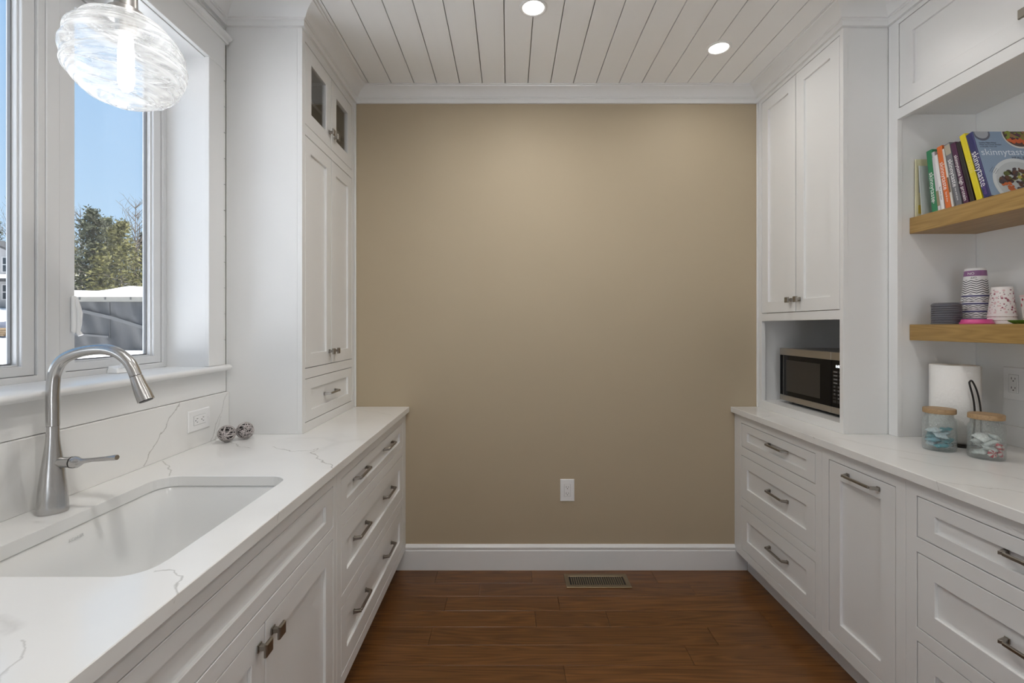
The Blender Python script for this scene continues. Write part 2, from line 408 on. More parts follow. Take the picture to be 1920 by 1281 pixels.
MB().prism(cp, WY0 - .115, WY1 + .116, lambda p, q, a: (XL + .0003 + p, a, q)).build('head_cap', TRIM, ca)
st = [(-.150, 0), (.028, 0), (.036, .003), (.040, .009), (.040, .014), (.036, .020), (.028, .023), (-.150, .023)]
so = MB().prism(st, WY0 - .117, WY1 + .112, lambda p, q, a: (XL + p, a, WZ0 - .023 + q)).build('trim_12', TRIM, smooth=True, angle=60)
tag(so, 'white rounded window stool above the sink', 'window sill', kind='structure')
ap = box('trim_13', TRIM, (XL - .012, XL + .002, -.1, CY - .001, 1.0945, WZ0 - .0235), None, .001); tag(ap, 'white apron board between window stool and backsplash', 'trim', kind='structure')
def window(n, y0, y1, label, lock=True):
    w_ = thing('window_%d' % n, (-1.38, (y0 + y1) / 2, WZ0), label, 'window', kind='structure')
    fn = lambda u, v, q: (q, u, v)
    z0, z1 = WZ0 + .001, WZ1 - .001
    MB().plate(y0, y1, z0, z1, -1.392, -1.335, [(y0 + .022, y1 - .022, z0 + .018, z1 - .022)], fn).build('frame', VINYL, w_, .0015)
    a, b, c, d = y0 + .0235, y1 - .0235, z0 + .0195, z1 - .0235
    sa = MB().plate(a, b, c, d, -1.384, -1.342, [(a + .036, b - .036, c + .026, d - .036)], fn).build('sash', VINYL, w_, .0015)
    MB().plate(a + .036, b - .036, c + .026, d - .036, -1.382, -1.352, [(a + .0405, b - .0405, c + .0305, d - .0405)], fn).build('glazing_bead', VINYL, sa, .001)
    MB().plate(a + .0405, b - .0405, c + .0305, d - .0405, -1.374, -1.366, [(a + .0445, b - .0445, c + .0345, d - .0445)], fn).build('glazing_seal', SEAL, sa)
    box('glass_pane', PANE, (-1.378, -1.374, a + .0406, b - .0406, c + .0306, d - .0406), sa)
    if lock:
        yl = a + .027; h = MB()
        h.plate(0, 1, 0, 1, 0, 1, [], lambda u, v, q: (-1.342 + .011 * q, yl - .008 + .016 * u, 1.345 + .115 * v))
        lk = h.build('sash_lock', PLASTIC, sa, .006, seg=3)
        pts = [(-1.333, yl + .002, 1.450), (-1.329, yl + .005, 1.430), (-1.326, yl + .008, 1.405), (-1.327, yl + .008, 1.375), (-1.330, yl + .006, 1.352), (-1.324, yl + .009, 1.338)]
        MB().tube(pts, [(.004, .006), (.006, .007), (.007, .007), (.006, .007), (.006, .006), (.008, .007)], 10).build('lever', PLASTIC, lk, smooth=True)
        yc = (y0 + y1) / 2 - .03
        cz = WZ0 + .0005
        cr_ = MB().hexa([(-1.334, yc - .03, cz), (-1.300, yc - .024, cz), (-1.300, yc + .024, cz), (-1.334, yc + .03, cz), (-1.334, yc - .022, cz + .026), (-1.308, yc - .016, cz + .016), (-1.308, yc + .016, cz + .016), (-1.334, yc + .022, cz + .026)]).build('crank_housing', PLASTIC, w_, .004, seg=2)
        MB().tube([(-1.312, yc, cz + .016), (-1.306, yc + .004, cz + .030), (-1.303, yc + .03, cz + .032), (-1.303, yc + .062, cz + .024)], [.006, .0055, .0055, .007], 10).build('crank_handle', PLASTIC, cr_, smooth=True)
    return w_
window(1, 1.417, 1.864, 'white casement window nearest the tall cabinet, with lock lever and crank')
window(2, .928, 1.375, 'white casement window behind the faucet')
window(3, .439, .886, 'white casement window farthest from the tall cabinet')
for i, y in enumerate((1.375, .886)):
    tag(box('trim_%d' % (14 + i), VINYL, (-1.392, -1.332, y + .0005, y + .0415, WZ0 + .001, WZ1 - .001), None, .002), ('white mullion post between the two casements behind the faucet', 'white mullion post between the two nearest casements')[i], 'mullion', kind='structure')

# ------------------------------------------------------------------ cabinet fronts and hardware
G = .0030
def front(parent, kind, X, s, y0, y1, z0, z1, st=.062, rt=None, rb=None, glass=False):
    """inset shaker door or drawer front in an opening; s = +1 looks towards +X"""
    rt = rt or st; rb = rb or st
    a, b, c, d = y0 + G, y1 - G, z0 + G, z1 - G
    fn = lambda u, v, q: (X - s * q, u, v)
    hole = (a + st, b - st, c + rb, d - rt)
    o = MB().plate(a, b, c, d, .0005, .020, [hole], fn).build(kind, WHITE, parent, .0012)
    if glass: box('glass_pane', PANE, (X - s * .012, X - s * .009, hole[0] - .004, hole[1] + .004, hole[2] - .004, hole[3] + .004), o)
    else: box('panel', WHITE, (X - s * .017, X - s * .0095, hole[0] + .0001, hole[1] - .0001, hole[2] + .0001, hole[3] - .0001), o)
    return o
def pull(parent, X, s, y, z, ln=.162):
    """square bar pull with two flared posts, standing off the front"""
    m = MB(); h = ln / 2; p = .031
    q = lambda o, yy, zz: (X + s * o, y + yy, z + zz)
    m.hexa([q(p - .009, -h + .016, -.0045), q(p, -h + .020, -.0045), q(p, h - .020, -.0045), q(p - .009, h - .016, -.0045), q(p - .009, -h + .016, .0045), q(p, -h + .020, .0045), q(p, h - .020, .0045), q(p - .009, h - .016, .0045)])
    o = m.build('pull', NICKEL, parent, .0012)
    for t in (-1, 1):
        e = h * t; m = MB(); k = lambda a: e - t * a
        m.hexa([q(.0012, k(0), -.0075), q(.0012, k(.014), -.0075), q(.0012, k(.014), .0075), q(.0012, k(0), .0075), q(.0045, k(0), -.0075), q(.0045, k(.014), -.0075), q(.0045, k(.014), .0075), q(.0045, k(0), .0075)])
        m.hexa([q(.0045, k(.001), -.006), q(.0045, k(.012), -.006), q(.0045, k(.012), .006), q(.0045, k(.001), .006), q(p, k(.020), -.0045), q(p - .009, k(.0165), -.0045), q(p - .009, k(.0165), .0045), q(p, k(.020), .0045)][:4] +
               [q(p, k(.010), -.0046), q(p - .0092, k(.021), -.0046), q(p - .0092, k(.021), .0046), q(p, k(.010), .0046)])
        m.build('post', NICKEL, o, .0006)
    return o
def knob(parent, X, s, y, z, size=.031):
    m = MB(); h = size / 2
    q = lambda o, yy, zz: (X + s * o, y + yy, z + zz)
    ring = lambda o, r: [q(o, -r, -r), q(o, r, -r), q(o, r, r), q(o, -r, r)]
    m.hexa(ring(.0012, .009) + ring(.004, .009)); m.hexa(ring(.004, .0062) + ring(.020, .0048))
    m.hexa(ring(.020, h) + ring(.025, h)); m.hexa(ring(.025, h) + ring(.028, h * .86))
    return m.build('knob', NICKEL, parent, .0005)

# ------------------------------------------------------------------ base cabinets
ZU = .8838                     # underside of the counters
def base_cabinet(name, label, X, s, y0, y1, openings, hollow=False):
    XW = XL + .001 if s > 0 else XR - .001
    y0 += .0004; y1 -= .0004
    c = thing(name, ((X + XW) / 2, (y0 + y1) / 2, 0), label, 'cabinet')
    m = MB().plate(y0, y1, .11, ZU, .0, .0205, openings, lambda u, v, q: (X - s * q, u, v))
    if hollow:
        for a in (y0, y1 - .018): m.box(X - s * .0206, XW, a, a + .018, .11, ZU)
        m.box(X - s * .0206, XW, y0 + .018, y1 - .018, .11, .128); m.box(XW + s * .01, XW, y0 + .018, y1 - .018, .128, ZU)
    else:
        for a in (y0, y1 - .018): m.box(X - s * .0206, XW, a, a + .018, .11, ZU)
        box('carcass', GAP_SHADE, (X - s * .042, XW, y0 + .0183, y1 - .0183, .1105, ZU), c)
    m.build('body', WHITE, c, .0008)
    box('toe_kick', WHITE, (X - s * .065, X - s * .080, y0, min(y1, YB - .017), .0005, .1098), c)
    return c
ZD = [(.71, .839), (.43, .665), (.152, .388)]
def drawers(c, X, s, y0, y1, pulls, dz=.014):
    for k, (a, b) in enumerate(ZD):
        f_ = front(c, 'drawer', X, s, y0, y1, a, b, .060, .040 if k == 0 else .062, .036 if k == 0 else .062)
        for p in pulls: pull(f_, X - s * (.0095 if k else .0095), s, p, (a + b) / 2 + dz)
c = base_cabinet('drawer_cabinet', 'white base cabinet of three wide drawers with paired pulls, under the left tall cabinet', FL, 1, 1.610, YB - .0006, [(1.65, 2.607, a, b) for a, b in ZD])
drawers(c, FL, 1, 1.65, 2.607, (1.885, 2.312))
c = base_cabinet('sink_cabinet', 'white sink base cabinet with two doors and square knobs below a blank front', FL, 1, .66, 1.610, [(.70, 1.578, .703, .838), (.70, 1.578, .155, .663)], True)
front(c, 'false_front', FL, 1, .70, 1.578, .703, .838, .060, .040, .036)
for a, b, ky in ((1.138, 1.578, 1.170), (.70, 1.138, 1.106)):
    d = front(c, 'door', FL, 1, a + (-.001 if a == 1.138 else 0), b + (.001 if b == 1.138 else 0), .155, .663, .060)
    knob(d, FL, 1, ky, .622)
c = base_cabinet('door_cabinet', 'white two-door base cabinet at the near end of the sink counter', FL, 1, -.1, .66, [(-.06, .62, .155, .839)])
for a, b, ky in ((.28, .62, .312), (-.06, .28, .248)):
    d = front(c, 'door', FL, 1, a, b, .155, .839, .060); knob(d, FL, 1, ky, .795)
c = base_cabinet('drawer_cabinet', 'white three-drawer base cabinet beneath the microwave, against the tan wall', FR, -1, 1.936, YB - .0006, [(1.978, 2.61, a, b) for a, b in ZD])
drawers(c, FR, -1, 1.978, 2.61, (2.262,))
c = base_cabinet('pullout_cabinet', 'narrow white base cabinet with one tall door and a pull across its top', FR, -1, 1.527, 1.936, [(1.567, 1.896, .155, .839)])
d = front(c, 'door', FR, -1, 1.567, 1.896, .155, .839, .062); pull(d, FR, -1, 1.712, .808)
c = base_cabinet('drawer_cabinet', 'white three-drawer base cabinet below the glass jars, at the right edge', FR, -1, .77, 1.527, [(.81, 1.487, a, b) for a, b in ZD])
drawers(c, FR, -1, .81, 1.487, (1.149,))
c = base_cabinet('door_cabinet', 'white two-door base cabinet at the near end of the right counter', FR, -1, -.1, .77, [(-.06, .73, .155, .839)])
for a, b, ky in ((.335, .73, .367), (-.06, .335, .303)):
    d = front(c, 'door', FR, -1, a, b, .155, .839, .060); knob(d, FR, -1, ky, .795)

# ------------------------------------------------------------------ worktops, backsplash, sink
z_ = ZT
VL = [(.0034, 0.71, [(-.62, 1.535, z_ - .03), (-.565, 1.525, z_), (-.572, 1.541, z_), (-.650, 1.629, z_), (-.695, 1.695, z_), (-.711, 1.768, z_), (-.729, 1.73, z_), (-.766, 1.726, z_), (-.818, 1.747, z_), (-.886, 1.79, z_)]),
      (.030, .10, [(-.70, 1.70, z_), (-.66, 1.86, z_), (-.569, 1.908, z_)]), (.022, .07, [(-.891, 1.926, z_), (-.755, 1.936, z_), (-.66, 1.86, z_)]),
      (.0034, 0.63, [(-1.165, 1.60, z_), (-1.09, 1.53, z_), (-1.051, 1.482, z_), (-1.02, 1.44, z_), (-1.02, 1.43, z_ - .03)]),
      (.0034, 0.57, [(-1.19, 1.908, z_), (-1.068, 1.847, z_), (-1.004, 1.79, z_), (-.961, 1.774, z_)]),
      (.0034, 0.57, [(-.654, .881, z_), (-.621, .883, z_), (-.595, .864, z_), (-.579, .835, z_), (-.558, .807, z_), (-.556, .79, z_ - .03)]),
      (.0034, 0.34, [(-.818, 2.577, z_), (-.688, 2.513, z_), (-.594, 2.422, z_)]), (.0034, 0.40, [(-.64, .60, z_), (-.67, .646, z_), (-.703, .688, z_)]),
      (.016, .22, [(-.80, .735, z_), (-.735, .712, z_)]), (.0034, 0.46, [(-.556, 1.15, z_ - .03), (-.556, 1.16, z_)])]
VB = [(.0034, 0.69, [(-1.17, 1.700, 1.094), (-1.17, 1.611, 1.013), (-1.17, 1.565, .965), (-1.17, 1.533, .914)]),
      (.030, .17, [(-1.17, 1.17, 1.10), (-1.17, 1.13, 1.043), (-1.17, 1.098, .998), (-1.17, 1.05, .93)]),
      (.0034, 0.46, [(-1.17, 1.985, 1.09), (-1.17, 1.928, 1.002), (-1.17, 1.877, .914)]), (.0034, 0.34, [(-1.17, 1.94, 1.0), (-1.17, 1.90, .914)]),
      (.02, .12, [(-1.17, .80, 1.09), (-1.17, .62, .92)])]
VR = [(.0034, 0.57, [(1.25, 1.95, z_), (1.248, 1.93, z_ - .03)]), (.014, .13, [(1.33, 1.93, z_), (1.378, 1.798, z_), (1.444, 1.707, z_), (1.50, 1.64, z_)]),
      (.010, .16, [(1.352, 1.644, z_), (1.399, 1.55, z_), (1.48, 1.49, z_), (1.516, 1.405, z_)]), (.0034, 0.40, [(1.248, 2.35, z_ - .03), (1.25, 2.36, z_), (1.32, 2.42, z_)]),
      (.0034, 0.40, [(1.25, 1.38, z_ - .03), (1.25, 1.39, z_), (1.40, 1.30, z_)])]
QL = quartz('veined_white_quartz', VL); QB = quartz('veined_quartz_backsplash', VB, .7, (0, .045, .045)); QR = quartz('grey_streaked_quartz', VR, .9)

def rrect(x0, x1, y0, y1, r, n=8):
    pts = []
    for cx, cy, a0 in ((x1 - r, y1 - r, 0), (x0 + r, y1 - r, 90), (x0 + r, y0 + r, 180), (x1 - r, y0 + r, 270)):
        for i in range(n + 1):
            a = math.radians(a0 + 90 * i / n); pts.append((cx + r * math.cos(a), cy + r * math.sin(a)))
    return pts
SX0, SX1, SY0, SY1 = -1.042, -.661, .8626, 1.440
def slab_with_hole(name, m, x0, x1, y0, y1, z0, z1, hole):
    bm = bmesh.new(); loops = []
    for z in (z1, z0):
        es = []; lv = []
        for pts in ([(x0, y0), (x1, y0), (x1, y1), (x0, y1)], hole):
            vs = [bm.verts.new((p[0], p[1], z)) for p in pts]; lv.append(vs)
            es += [bm.edges.new((vs[i], vs[(i + 1) % len(vs)])) for i in range(len(vs))]
        bmesh.ops.triangle_fill(bm, edges=es, use_beauty=True); loops.append(lv)
    for a, b in zip(*loops):
        for i in range(len(a)):
            j = (i + 1) % len(a); bm.faces.new((a[i], a[j], b[j], b[i]))
    bm.verts.index_update()
    mb = MB().add([v.co.copy() for v in bm.verts], [tuple(v.index for v in f.verts) for f in bm.faces]); bm.free()
    return mb.build(name, m, None, .0015)
cl = slab_with_hole('worktop', QL, XL + .0008, FL + .020, -.12, YB - .0008, ZU + .0003, ZT, rrect(SX0, SX1, SY0, SY1, .055))
tag(cl, 'white quartz worktop with thin grey veins and the sink cut-out, under the window', 'worktop')
tag(box('worktop', QR, (FR - .022, XR - .0008, -.12, YB - .0008, ZU + .0003, ZT), None, .0015), 'white quartz worktop along the right wall, under microwave and jars', 'worktop')
tag(box('backsplash', QB, (XL + .0005, XL + .015, -.1, CY - .0006, ZT + .0004, 1.0935), None, .001), 'white quartz backsplash slab with a long diagonal vein, behind the faucet', 'backsplash')
tag(box('backsplash', QR, (XR - .012, XR - .0005, -.05, 1.9545, ZT + .0004, .989), None, .001), 'low white quartz backsplash strip behind the glass jars', 'backsplash')

sk = thing('sink', ((SX0 + SX1) / 2, (SY0 + SY1) / 2, .64), 'white undermount sink set in the quartz worktop under the window', 'sink')
rings = []
def ring(e, z, r): rings.append([(x, y, z) for x, y in rrect(SX0 - e, SX1 + e, SY0 - e, SY1 + e, r)])
zr = ZU - .0002
ring(.026, zr - .010, .07); ring(.026, zr, .07); ring(.006, zr, .06); ring(.003, zr - .003, .058); ring(-.002, zr - .10, .055); ring(-.006, .672, .052); ring(-.012, .656, .05); ring(-.03, .648, .045); ring(-.14, .646, .03)
m = MB(); n = len(rings[0])
m.add([p for r_ in rings for p in r_], [(a * n + i, a * n + (i + 1) % n, (a + 1) * n + (i + 1) % n, (a + 1) * n + i) for a in range(len(rings) - 1) for i in range(n)] + [tuple((len(rings) - 1) * n + i for i in range(n))])
rings = []; ring(.026, zr - .010, .07); ring(.008, zr - .012, .06); ring(.004, .66, .055); ring(-.01, .642, .05)
m.add([p for r_ in rings for p in r_], [(a * n + i, a * n + (i + 1) % n, (a + 1) * n + (i + 1) % n, (a + 1) * n + i) for a in range(len(rings) - 1) for i in range(n)] + [tuple((len(rings) - 1) * n + i for i in range(n))])
m.build('basin', PORC, sk, smooth=True, angle=50)
MB().lathe([(0, .0062), (.028, .0062), (.040, .0085), (.044, .0075), (.044, .0062)], ((SX0 + SX1) / 2, (SY0 + SY1) / 2, .640)).build('drain', STEEL, sk, smooth=True)
text('KOHLER', .0105, mat('grey_print', (.58, .58, .58), .5), sk, Matrix.Translation(-OFF[sk.name]) @ frame_m((SX0 + .0012, 1.149, .857), (0, 1, 0), (.03, 0, 1)), align='CENTER')

# ------------------------------------------------------------------ tall cabinets on the worktops
c = thing('tall_cabinet', ((XL + TL) / 2, (CY + YB) / 2, ZT), 'white tall cabinet on the left worktop with small glass doors above long doors', 'cabinet')
op = [(2.027, 2.633, .954, 1.142), (2.027, 2.633, 1.185, 2.182), (2.027, 2.633, 2.226, 2.577)]
YE = YB - .0006; XW = XL + .001; zt = ZC - .0008; z0 = ZT + .0004
m = MB().plate(CY + .0005, YE, z0, zt, 0, .0205, op, lambda u, v, q: (TL - q, u, v))
box('carcass', GAP_SHADE, (XW, TL - .042, CY + .0196, YE - .0191, z0, 2.206), c)
m.box(XW, TL - .0206, CY + .0005, CY + .0195, z0, zt); m.box(XW, TL - .0206, YE - .019, YE, z0, zt)
m.box(XW, TL - .0206, CY + .02, YE - .02, 2.60, zt)
m.build('body', WHITE, c, .0008)
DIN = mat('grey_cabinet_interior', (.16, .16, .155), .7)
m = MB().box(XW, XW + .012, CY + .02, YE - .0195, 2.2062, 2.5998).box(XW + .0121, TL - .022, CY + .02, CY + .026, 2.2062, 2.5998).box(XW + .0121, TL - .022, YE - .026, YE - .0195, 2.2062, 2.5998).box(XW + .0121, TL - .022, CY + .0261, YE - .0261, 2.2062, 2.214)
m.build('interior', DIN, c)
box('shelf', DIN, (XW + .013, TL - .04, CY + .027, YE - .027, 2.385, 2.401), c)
for a, b, ky in ((2.33, 2.633, 2.362), (2.027, 2.33, 2.298)):
    d = front(c, 'glass_door', TL, 1, a, b, 2.226, 2.577, .064, glass=True); knob(d, TL, 1, ky, 2.30, .028)
    d = front(c, 'door', TL, 1, a, b, 1.185, 2.182, .060); knob(d, TL, 1, ky, 1.246, .028)
d = front(c, 'drawer', TL, 1, 2.027, 2.633, .954, 1.142, .060, .045, .045); pull(d, TL - .0095, 1, 2.33, 1.047, .15)
box('scribe_strip', WHITE, (TL + .0005, TL + .008, YE - .014, YE, z0, CB - .0005), c, .002)

c = thing('tall_cabinet', ((XR + TR) / 2, (CY + YB) / 2, ZT), 'white tall cabinet on the right worktop with two long doors above an open microwave niche', 'cabinet')
op = [(2.02, 2.643, .957, 1.395), (2.02, 2.643, 1.435, 2.60)]; XW = XR - .001
m = MB().plate(CY + .0005, YE, z0, zt, 0, .0205, op, lambda u, v, q: (TR + q, u, v))
box('carcass', GAP_SHADE, (TR + .042, XW, CY + .0196, YE - .0191, 1.4192, zt), c); m.box(TR + .0206, XW, CY + .0196, YE - .0191, z0, .9565)
m.box(TR + .0206, XW, CY + .0196, YE - .0191, 1.403, 1.419)
m.box(TR + .0206, XW, CY + .0025, CY + .0195, z0, zt); m.box(TR + .0206, XW, YE - .019, YE, z0, zt); m.box(XW - .012, XW, CY + .0196, YE - .0191, .9566, 1.4029)
m.build('body', WHITE, c, .0008)
for a, b, ky in ((2.3315, 2.643, 2.366), (2.02, 2.3315, 2.297)):
    d = front(c, 'door', TR, -1, a, b, 1.435, 2.60, .060); knob(d, TR, -1, ky, 1.497, .028)
box('scribe_strip', WHITE, (TR - .0005, TR - .008, YE - .014, YE, z0, CB - .0005), c, .002)

c = thing('bookshelf_cabinet', ((XR + BX) / 2, .95, ZT), 'white open shelf cabinet on the right worktop with closed doors across its top', 'cabinet')
yn = -.08; yt = CY - .0005
m = MB().plate(yn, yt, z0, zt, 0, .0195, [(yn + .047, 1.951, z0, 2.212), (.89, 1.9455, 2.255, 2.60), (yn + .04, .84, 2.255, 2.60)], lambda u, v, q: (BX + q, u, v))
m.box(BX + .0196, XW, yn, yt, 2.235, zt)
m.box(BX + .0196, XW, 1.955, yt, z0, 2.2349); m.box(BX + .0196, XW, yn, yn + .04, z0, 2.2349)
m.build('body', WHITE, c, .0008)
for a, b, ky in ((1.4178, 1.9455, 1.452), (.89, 1.4178, 1.383)):
    d = front(c, 'door', BX, -1, a, b, 2.255, 2.60, .064); knob(d, BX, -1, ky, 2.322, .030)
for a, b, ky in ((.40, .84, .432), (-.04, .40, .368)):
    d = front(c, 'door', BX, -1, a, b, 2.255, 2.60, .064); knob(d, BX, -1, ky, 2.322, .030)

tag(box('floating_shelf', OAK, (1.640, XR - .0006, yn + .041, 1.9545, 1.744, 1.809), None, .0015), 'thick oak floating shelf carrying the row of books', 'shelf')
tag(box('floating_shelf', OAK, (1.640, XR - .0006, yn + .041, 1.9545, 1.309, 1.3735), None, .0015), 'thick oak floating shelf carrying cups and lids', 'shelf')

# ------------------------------------------------------------------ ceiling downlights
LENS = mat('lit_lens', (1, 1, 1), .4, emit=(1, .95, .86), estr=6)
def downlight(x, y, label, size=.058, watts=1.0):
    t = thing('recessed_light', (x, y, ZC), label, 'ceiling light', 'recessed ceiling lights')
    MB().lathe([(size, 0), (size, -.002), (size - .006, -.0045), (size - .012, -.003), (size - .014, -.0005)], (x, y, ZC - .0002), 40).build('trim_ring', TRIM, t, smooth=True)
    MB().lathe([(0, -.001), (size - .0135, -.001), (size - .0135, -.0003), (0, -.0003)], (x, y, ZC - .0002), 40).build('lens', LENS, t)
    ld = bpy.data.lights.new('downlight_lamp', 'AREA'); ld.shape = 'DISK'; ld.size = (size - .016) * 2; ld.energy = LAMP_W * watts; ld.color = LAMP_C; ld.spread = PI * .93
    lo = bpy.data.objects.new('downlight_lamp', ld); COL.objects.link(lo); lo.parent = t; lo.location = (0, 0, -.006)
    return t
downlight(.102, 1.985, 'round recessed light in the middle of the plank ceiling')
downlight(1.0, 2.274, 'round recessed light close to the right tall cabinet', watts=.25)
downlight(-.32, .75, 'added unseen recessed fill light above the camera', watts=1.5)  # added out of view, lifts the right base cabinets
downlight(1.0, .90, 'added unseen recessed fill light over the right counter near the camera', watts=.5)  # added out of view as fill
downlight(.10, -.7, 'added unseen recessed fill light behind the camera, nearest the window wall')  # added fill lamp, unseen behind the camera
downlight(1.0, -.7, 'added unseen recessed fill light behind the camera, nearest the right wall')  # second added fill lamp behind the camera

# ------------------------------------------------------------------ small helpers for placed meshes
def xf(mb, M, k=0):
    mb.v[k:] = [tuple(M @ Vector(p)) for p in mb.v[k:]]; return mb
def disc(mb, c, r, z0, z1, n=20, sx=1, sy=1):
    return mb.lathe([(0, z0), (r, z0), (r, z1), (0, z1)], c, n, sx, sy)

# ------------------------------------------------------------------ faucet
FX, FY = -1.113, 1.165
t = thing('faucet', (FX, FY, ZT), 'brushed steel pull-down kitchen faucet with a high curved spout beside the sink', 'faucet')
prof = [(0, .0006), (.0315, .0006), (.0318, .004), (.0312, .02), (.0285, .06), (.0235, .105), (.0185, .140), (.0152, .165), (.0136, .185), (.0132, .209), (0, .209)]
def squash(mb):            # softly faceted section with an edge towards the room
    out = []
    for x, y, z in mb.v:
        a = math.atan2(y - FY, x - FX); k = 1 + .05 * math.cos(4 * a)
        out.append((FX + (x - FX) * k, FY + (y - FY) * k, z))
    mb.v = out; return mb
squash(MB().lathe(prof, (FX, FY, ZT), 40)).build('body', STEEL, t, smooth=True)
ctrl = [(0, .2095), (0, .25), (0, .292), (.005, .337), (.024, .370), (.067, .3895), (.119, .396), (.158, .387), (.187, .3635), (.203, .331)]
def spline(P, per=6):
    P = [Vector(p) for p in P]; out = []
    for i in range(len(P) - 1):
        p0, p1, p2, p3 = P[max(i - 1, 0)], P[i], P[i + 1], P[min(i + 2, len(P) - 1)]
        for k in range(per):
            s = k / per; out.append(.5 * ((2 * p1) + (p2 - p0) * s + (2 * p0 - 5 * p1 + 4 * p2 - p3) * s * s + (3 * p1 - p0 - 3 * p2 + p3) * s ** 3))
    out.append(P[-1]); return out
sp_ = MB().tube([(FX + a, FY, ZT + b) for a, b in spline([(a, b, 0) for a, b in ctrl]) for b in [b]] if False else [(FX + p.x, FY, ZT + p.y) for p in spline([(a, b, 0) for a, b in ctrl])], .0132, 24).build('spout', STEEL, t, smooth=True)
hd = [Vector((.2035, 0, .3295)), Vector((.210, 0, .313)), Vector((.219, 0, .292)), Vector((.228, 0, .271))]
h = MB().tube([Vector((FX, FY, ZT)) + p for p in hd], [.0134, .0148, .0172, .0182], 28).build('spray_head', STEEL, t, smooth=True)
disc_c = Vector((FX, FY, ZT)) + hd[-1]; ax = (hd[-1] - hd[-2]).normalized()
MB().tube([disc_c, disc_c + ax * .0015], .0145, 24).build('aerator', mat('dark_grey_rubber', (.06, .06, .06), .6), h)
bt = Vector((FX, FY, ZT)) + Vector((.2045, 0, .300)); MB().tube([bt, bt - ax * -.016], [(.0035, .005)] * 2, 10).build('button', mat('dark_grey_rubber', (.06, .06, .06), .6), h)
hz = ZT + .120
hb = MB().tube([(FX + .014, FY, hz), (FX + .046, FY, hz)], .0125, 24).build('handle_base', STEEL, t, smooth=True)
MB().tube([(FX + .0465, FY, hz), (FX + .050, FY, hz)], .0142, 24).build('handle_ring', BLACK, hb, smooth=True)
MB().tube([(FX + .0505, FY, hz), (FX + .058, FY, hz), (FX + .066, FY, hz + .001), (FX + .074, FY, hz + .003), (FX + .095, FY, hz + .006), (FX + .130, FY, hz + .009), (FX + .152, FY, hz + .0115), (FX + .157, FY, hz + .012)],
          [.0148, .0142, .010, .0062, .0048, (.0055, .0065), (.0068, .008), (.006, .0072)], 20).build('lever', STEEL, hb, smooth=True)

# ------------------------------------------------------------------ woven wire balls
WIRE = mat('grey_wire', (.62, .57, .56), .35, .5)
def wire_ball(c, r, seed, label):
    rr = random.Random(seed); m = MB()
    for i in range(26):
        q = Matrix.Rotation(rr.uniform(0, 6.28), 3, 'Z') @ Matrix.Rotation(rr.uniform(0, PI), 3, 'X'); ph = rr.uniform(0, 6); kk = rr.choice((3, 4, 5))
        R = r * rr.uniform(.90, .965); d_ = r * rr.uniform(-.35, .35)
        pts = []
        for j in range(26):
            a = 2 * PI * j / 26; h_ = d_ + r * .10 * math.sin(kk * a + ph); rad = math.sqrt(max(R * R - h_ * h_, 1e-6))
            pts.append(Vector(c) + q @ Vector((rad * math.cos(a), rad * math.sin(a), h_)))
        m.tube(pts, r * .026, 5, closed=True)
    t = thing('wire_ball', (c[0], c[1], ZT), label, 'decor ball', 'woven wire balls')
    m.build('wire_weave', WIRE, t, smooth=True, angle=80)
    MB().lathe([(r * .80 * math.sin(PI * k / 10), -r * .80 * math.cos(PI * k / 10)) for k in range(11)], c, 18).build('shade_core', mat('ball_gap_shade', (.02, .017, .017), .8), t, smooth=True, angle=80)  # near-black ball put inside, stands for the shade between the wires
wire_ball((-1.10, 1.862, ZT + .0335), .0335, 3, 'woven grey wire ball next to the backsplash outlet')
wire_ball((-1.058, 1.915, ZT + .034), .034, 8, 'woven grey wire ball closest to the tall cabinet')

# ------------------------------------------------------------------ outlets and floor register
def outlet(M, label):
    t = thing('wall_outlet', M @ Vector((0, 0, 0)), label, 'outlet', 'white wall outlets')
    w2, h2 = .0405, .063
    P = xf(MB().hexa([(-w2, -h2, .0004), (w2, -h2, .0004), (w2, h2, .0004), (-w2, h2, .0004), (-w2 + .003, -h2 + .003, .005), (w2 - .003, -h2 + .003, .005), (w2 - .003, h2 - .003, .005), (-w2 + .003, h2 - .003, .005)]), M).build('cover_plate', PLASTIC, t, .0012)
    xf(MB().plate(-.0178, .0178, -.0345, .0345, .0046, .0053, [(-.0170, .0170, -.0337, .0337)], lambda u, v, q: (u, v, q)), M).build('device_gap', mat('grey_gap', (.35, .35, .35), .6), t)
    d_ = xf(MB().box(-.0168, .0168, -.0335, .0335, .0048, .0066), M).build('receptacle', PLASTIC, t, .0008)
    for sy in (-.0175, .0175):
        for sx, hh in ((-.0064, .0042), (.0064, .0034)):
            xf(MB().box(sx - .0010, sx + .0010, sy + .002 - hh, sy + .002 + hh, .0064, .0068), M).build('slot', SLOT, d_)
        xf(disc(MB(), (0, sy - .0072, 0), .0023, .0064, .0068, 12), M).build('ground_hole', SLOT, d_)
    for sy in (-.0485, .0485): xf(disc(MB(), (0, sy, 0), .0022, .005, .0054, 12), M).build('screw', PLASTIC, P)
outlet(frame_m((.329, YB, .444), (1, 0, 0), (0, 0, 1)), 'white double outlet low on the tan wall above the floor register')
outlet(frame_m((XL + .015, 1.799, 1.0145), (0, 0, -1), (0, 1, 0)), 'white double outlet mounted sideways in the quartz backsplash')
outlet(frame_m((XR, 1.806, 1.149), (0, -1, 0), (0, 0, 1)), 'white double outlet beside the paper towel roll')

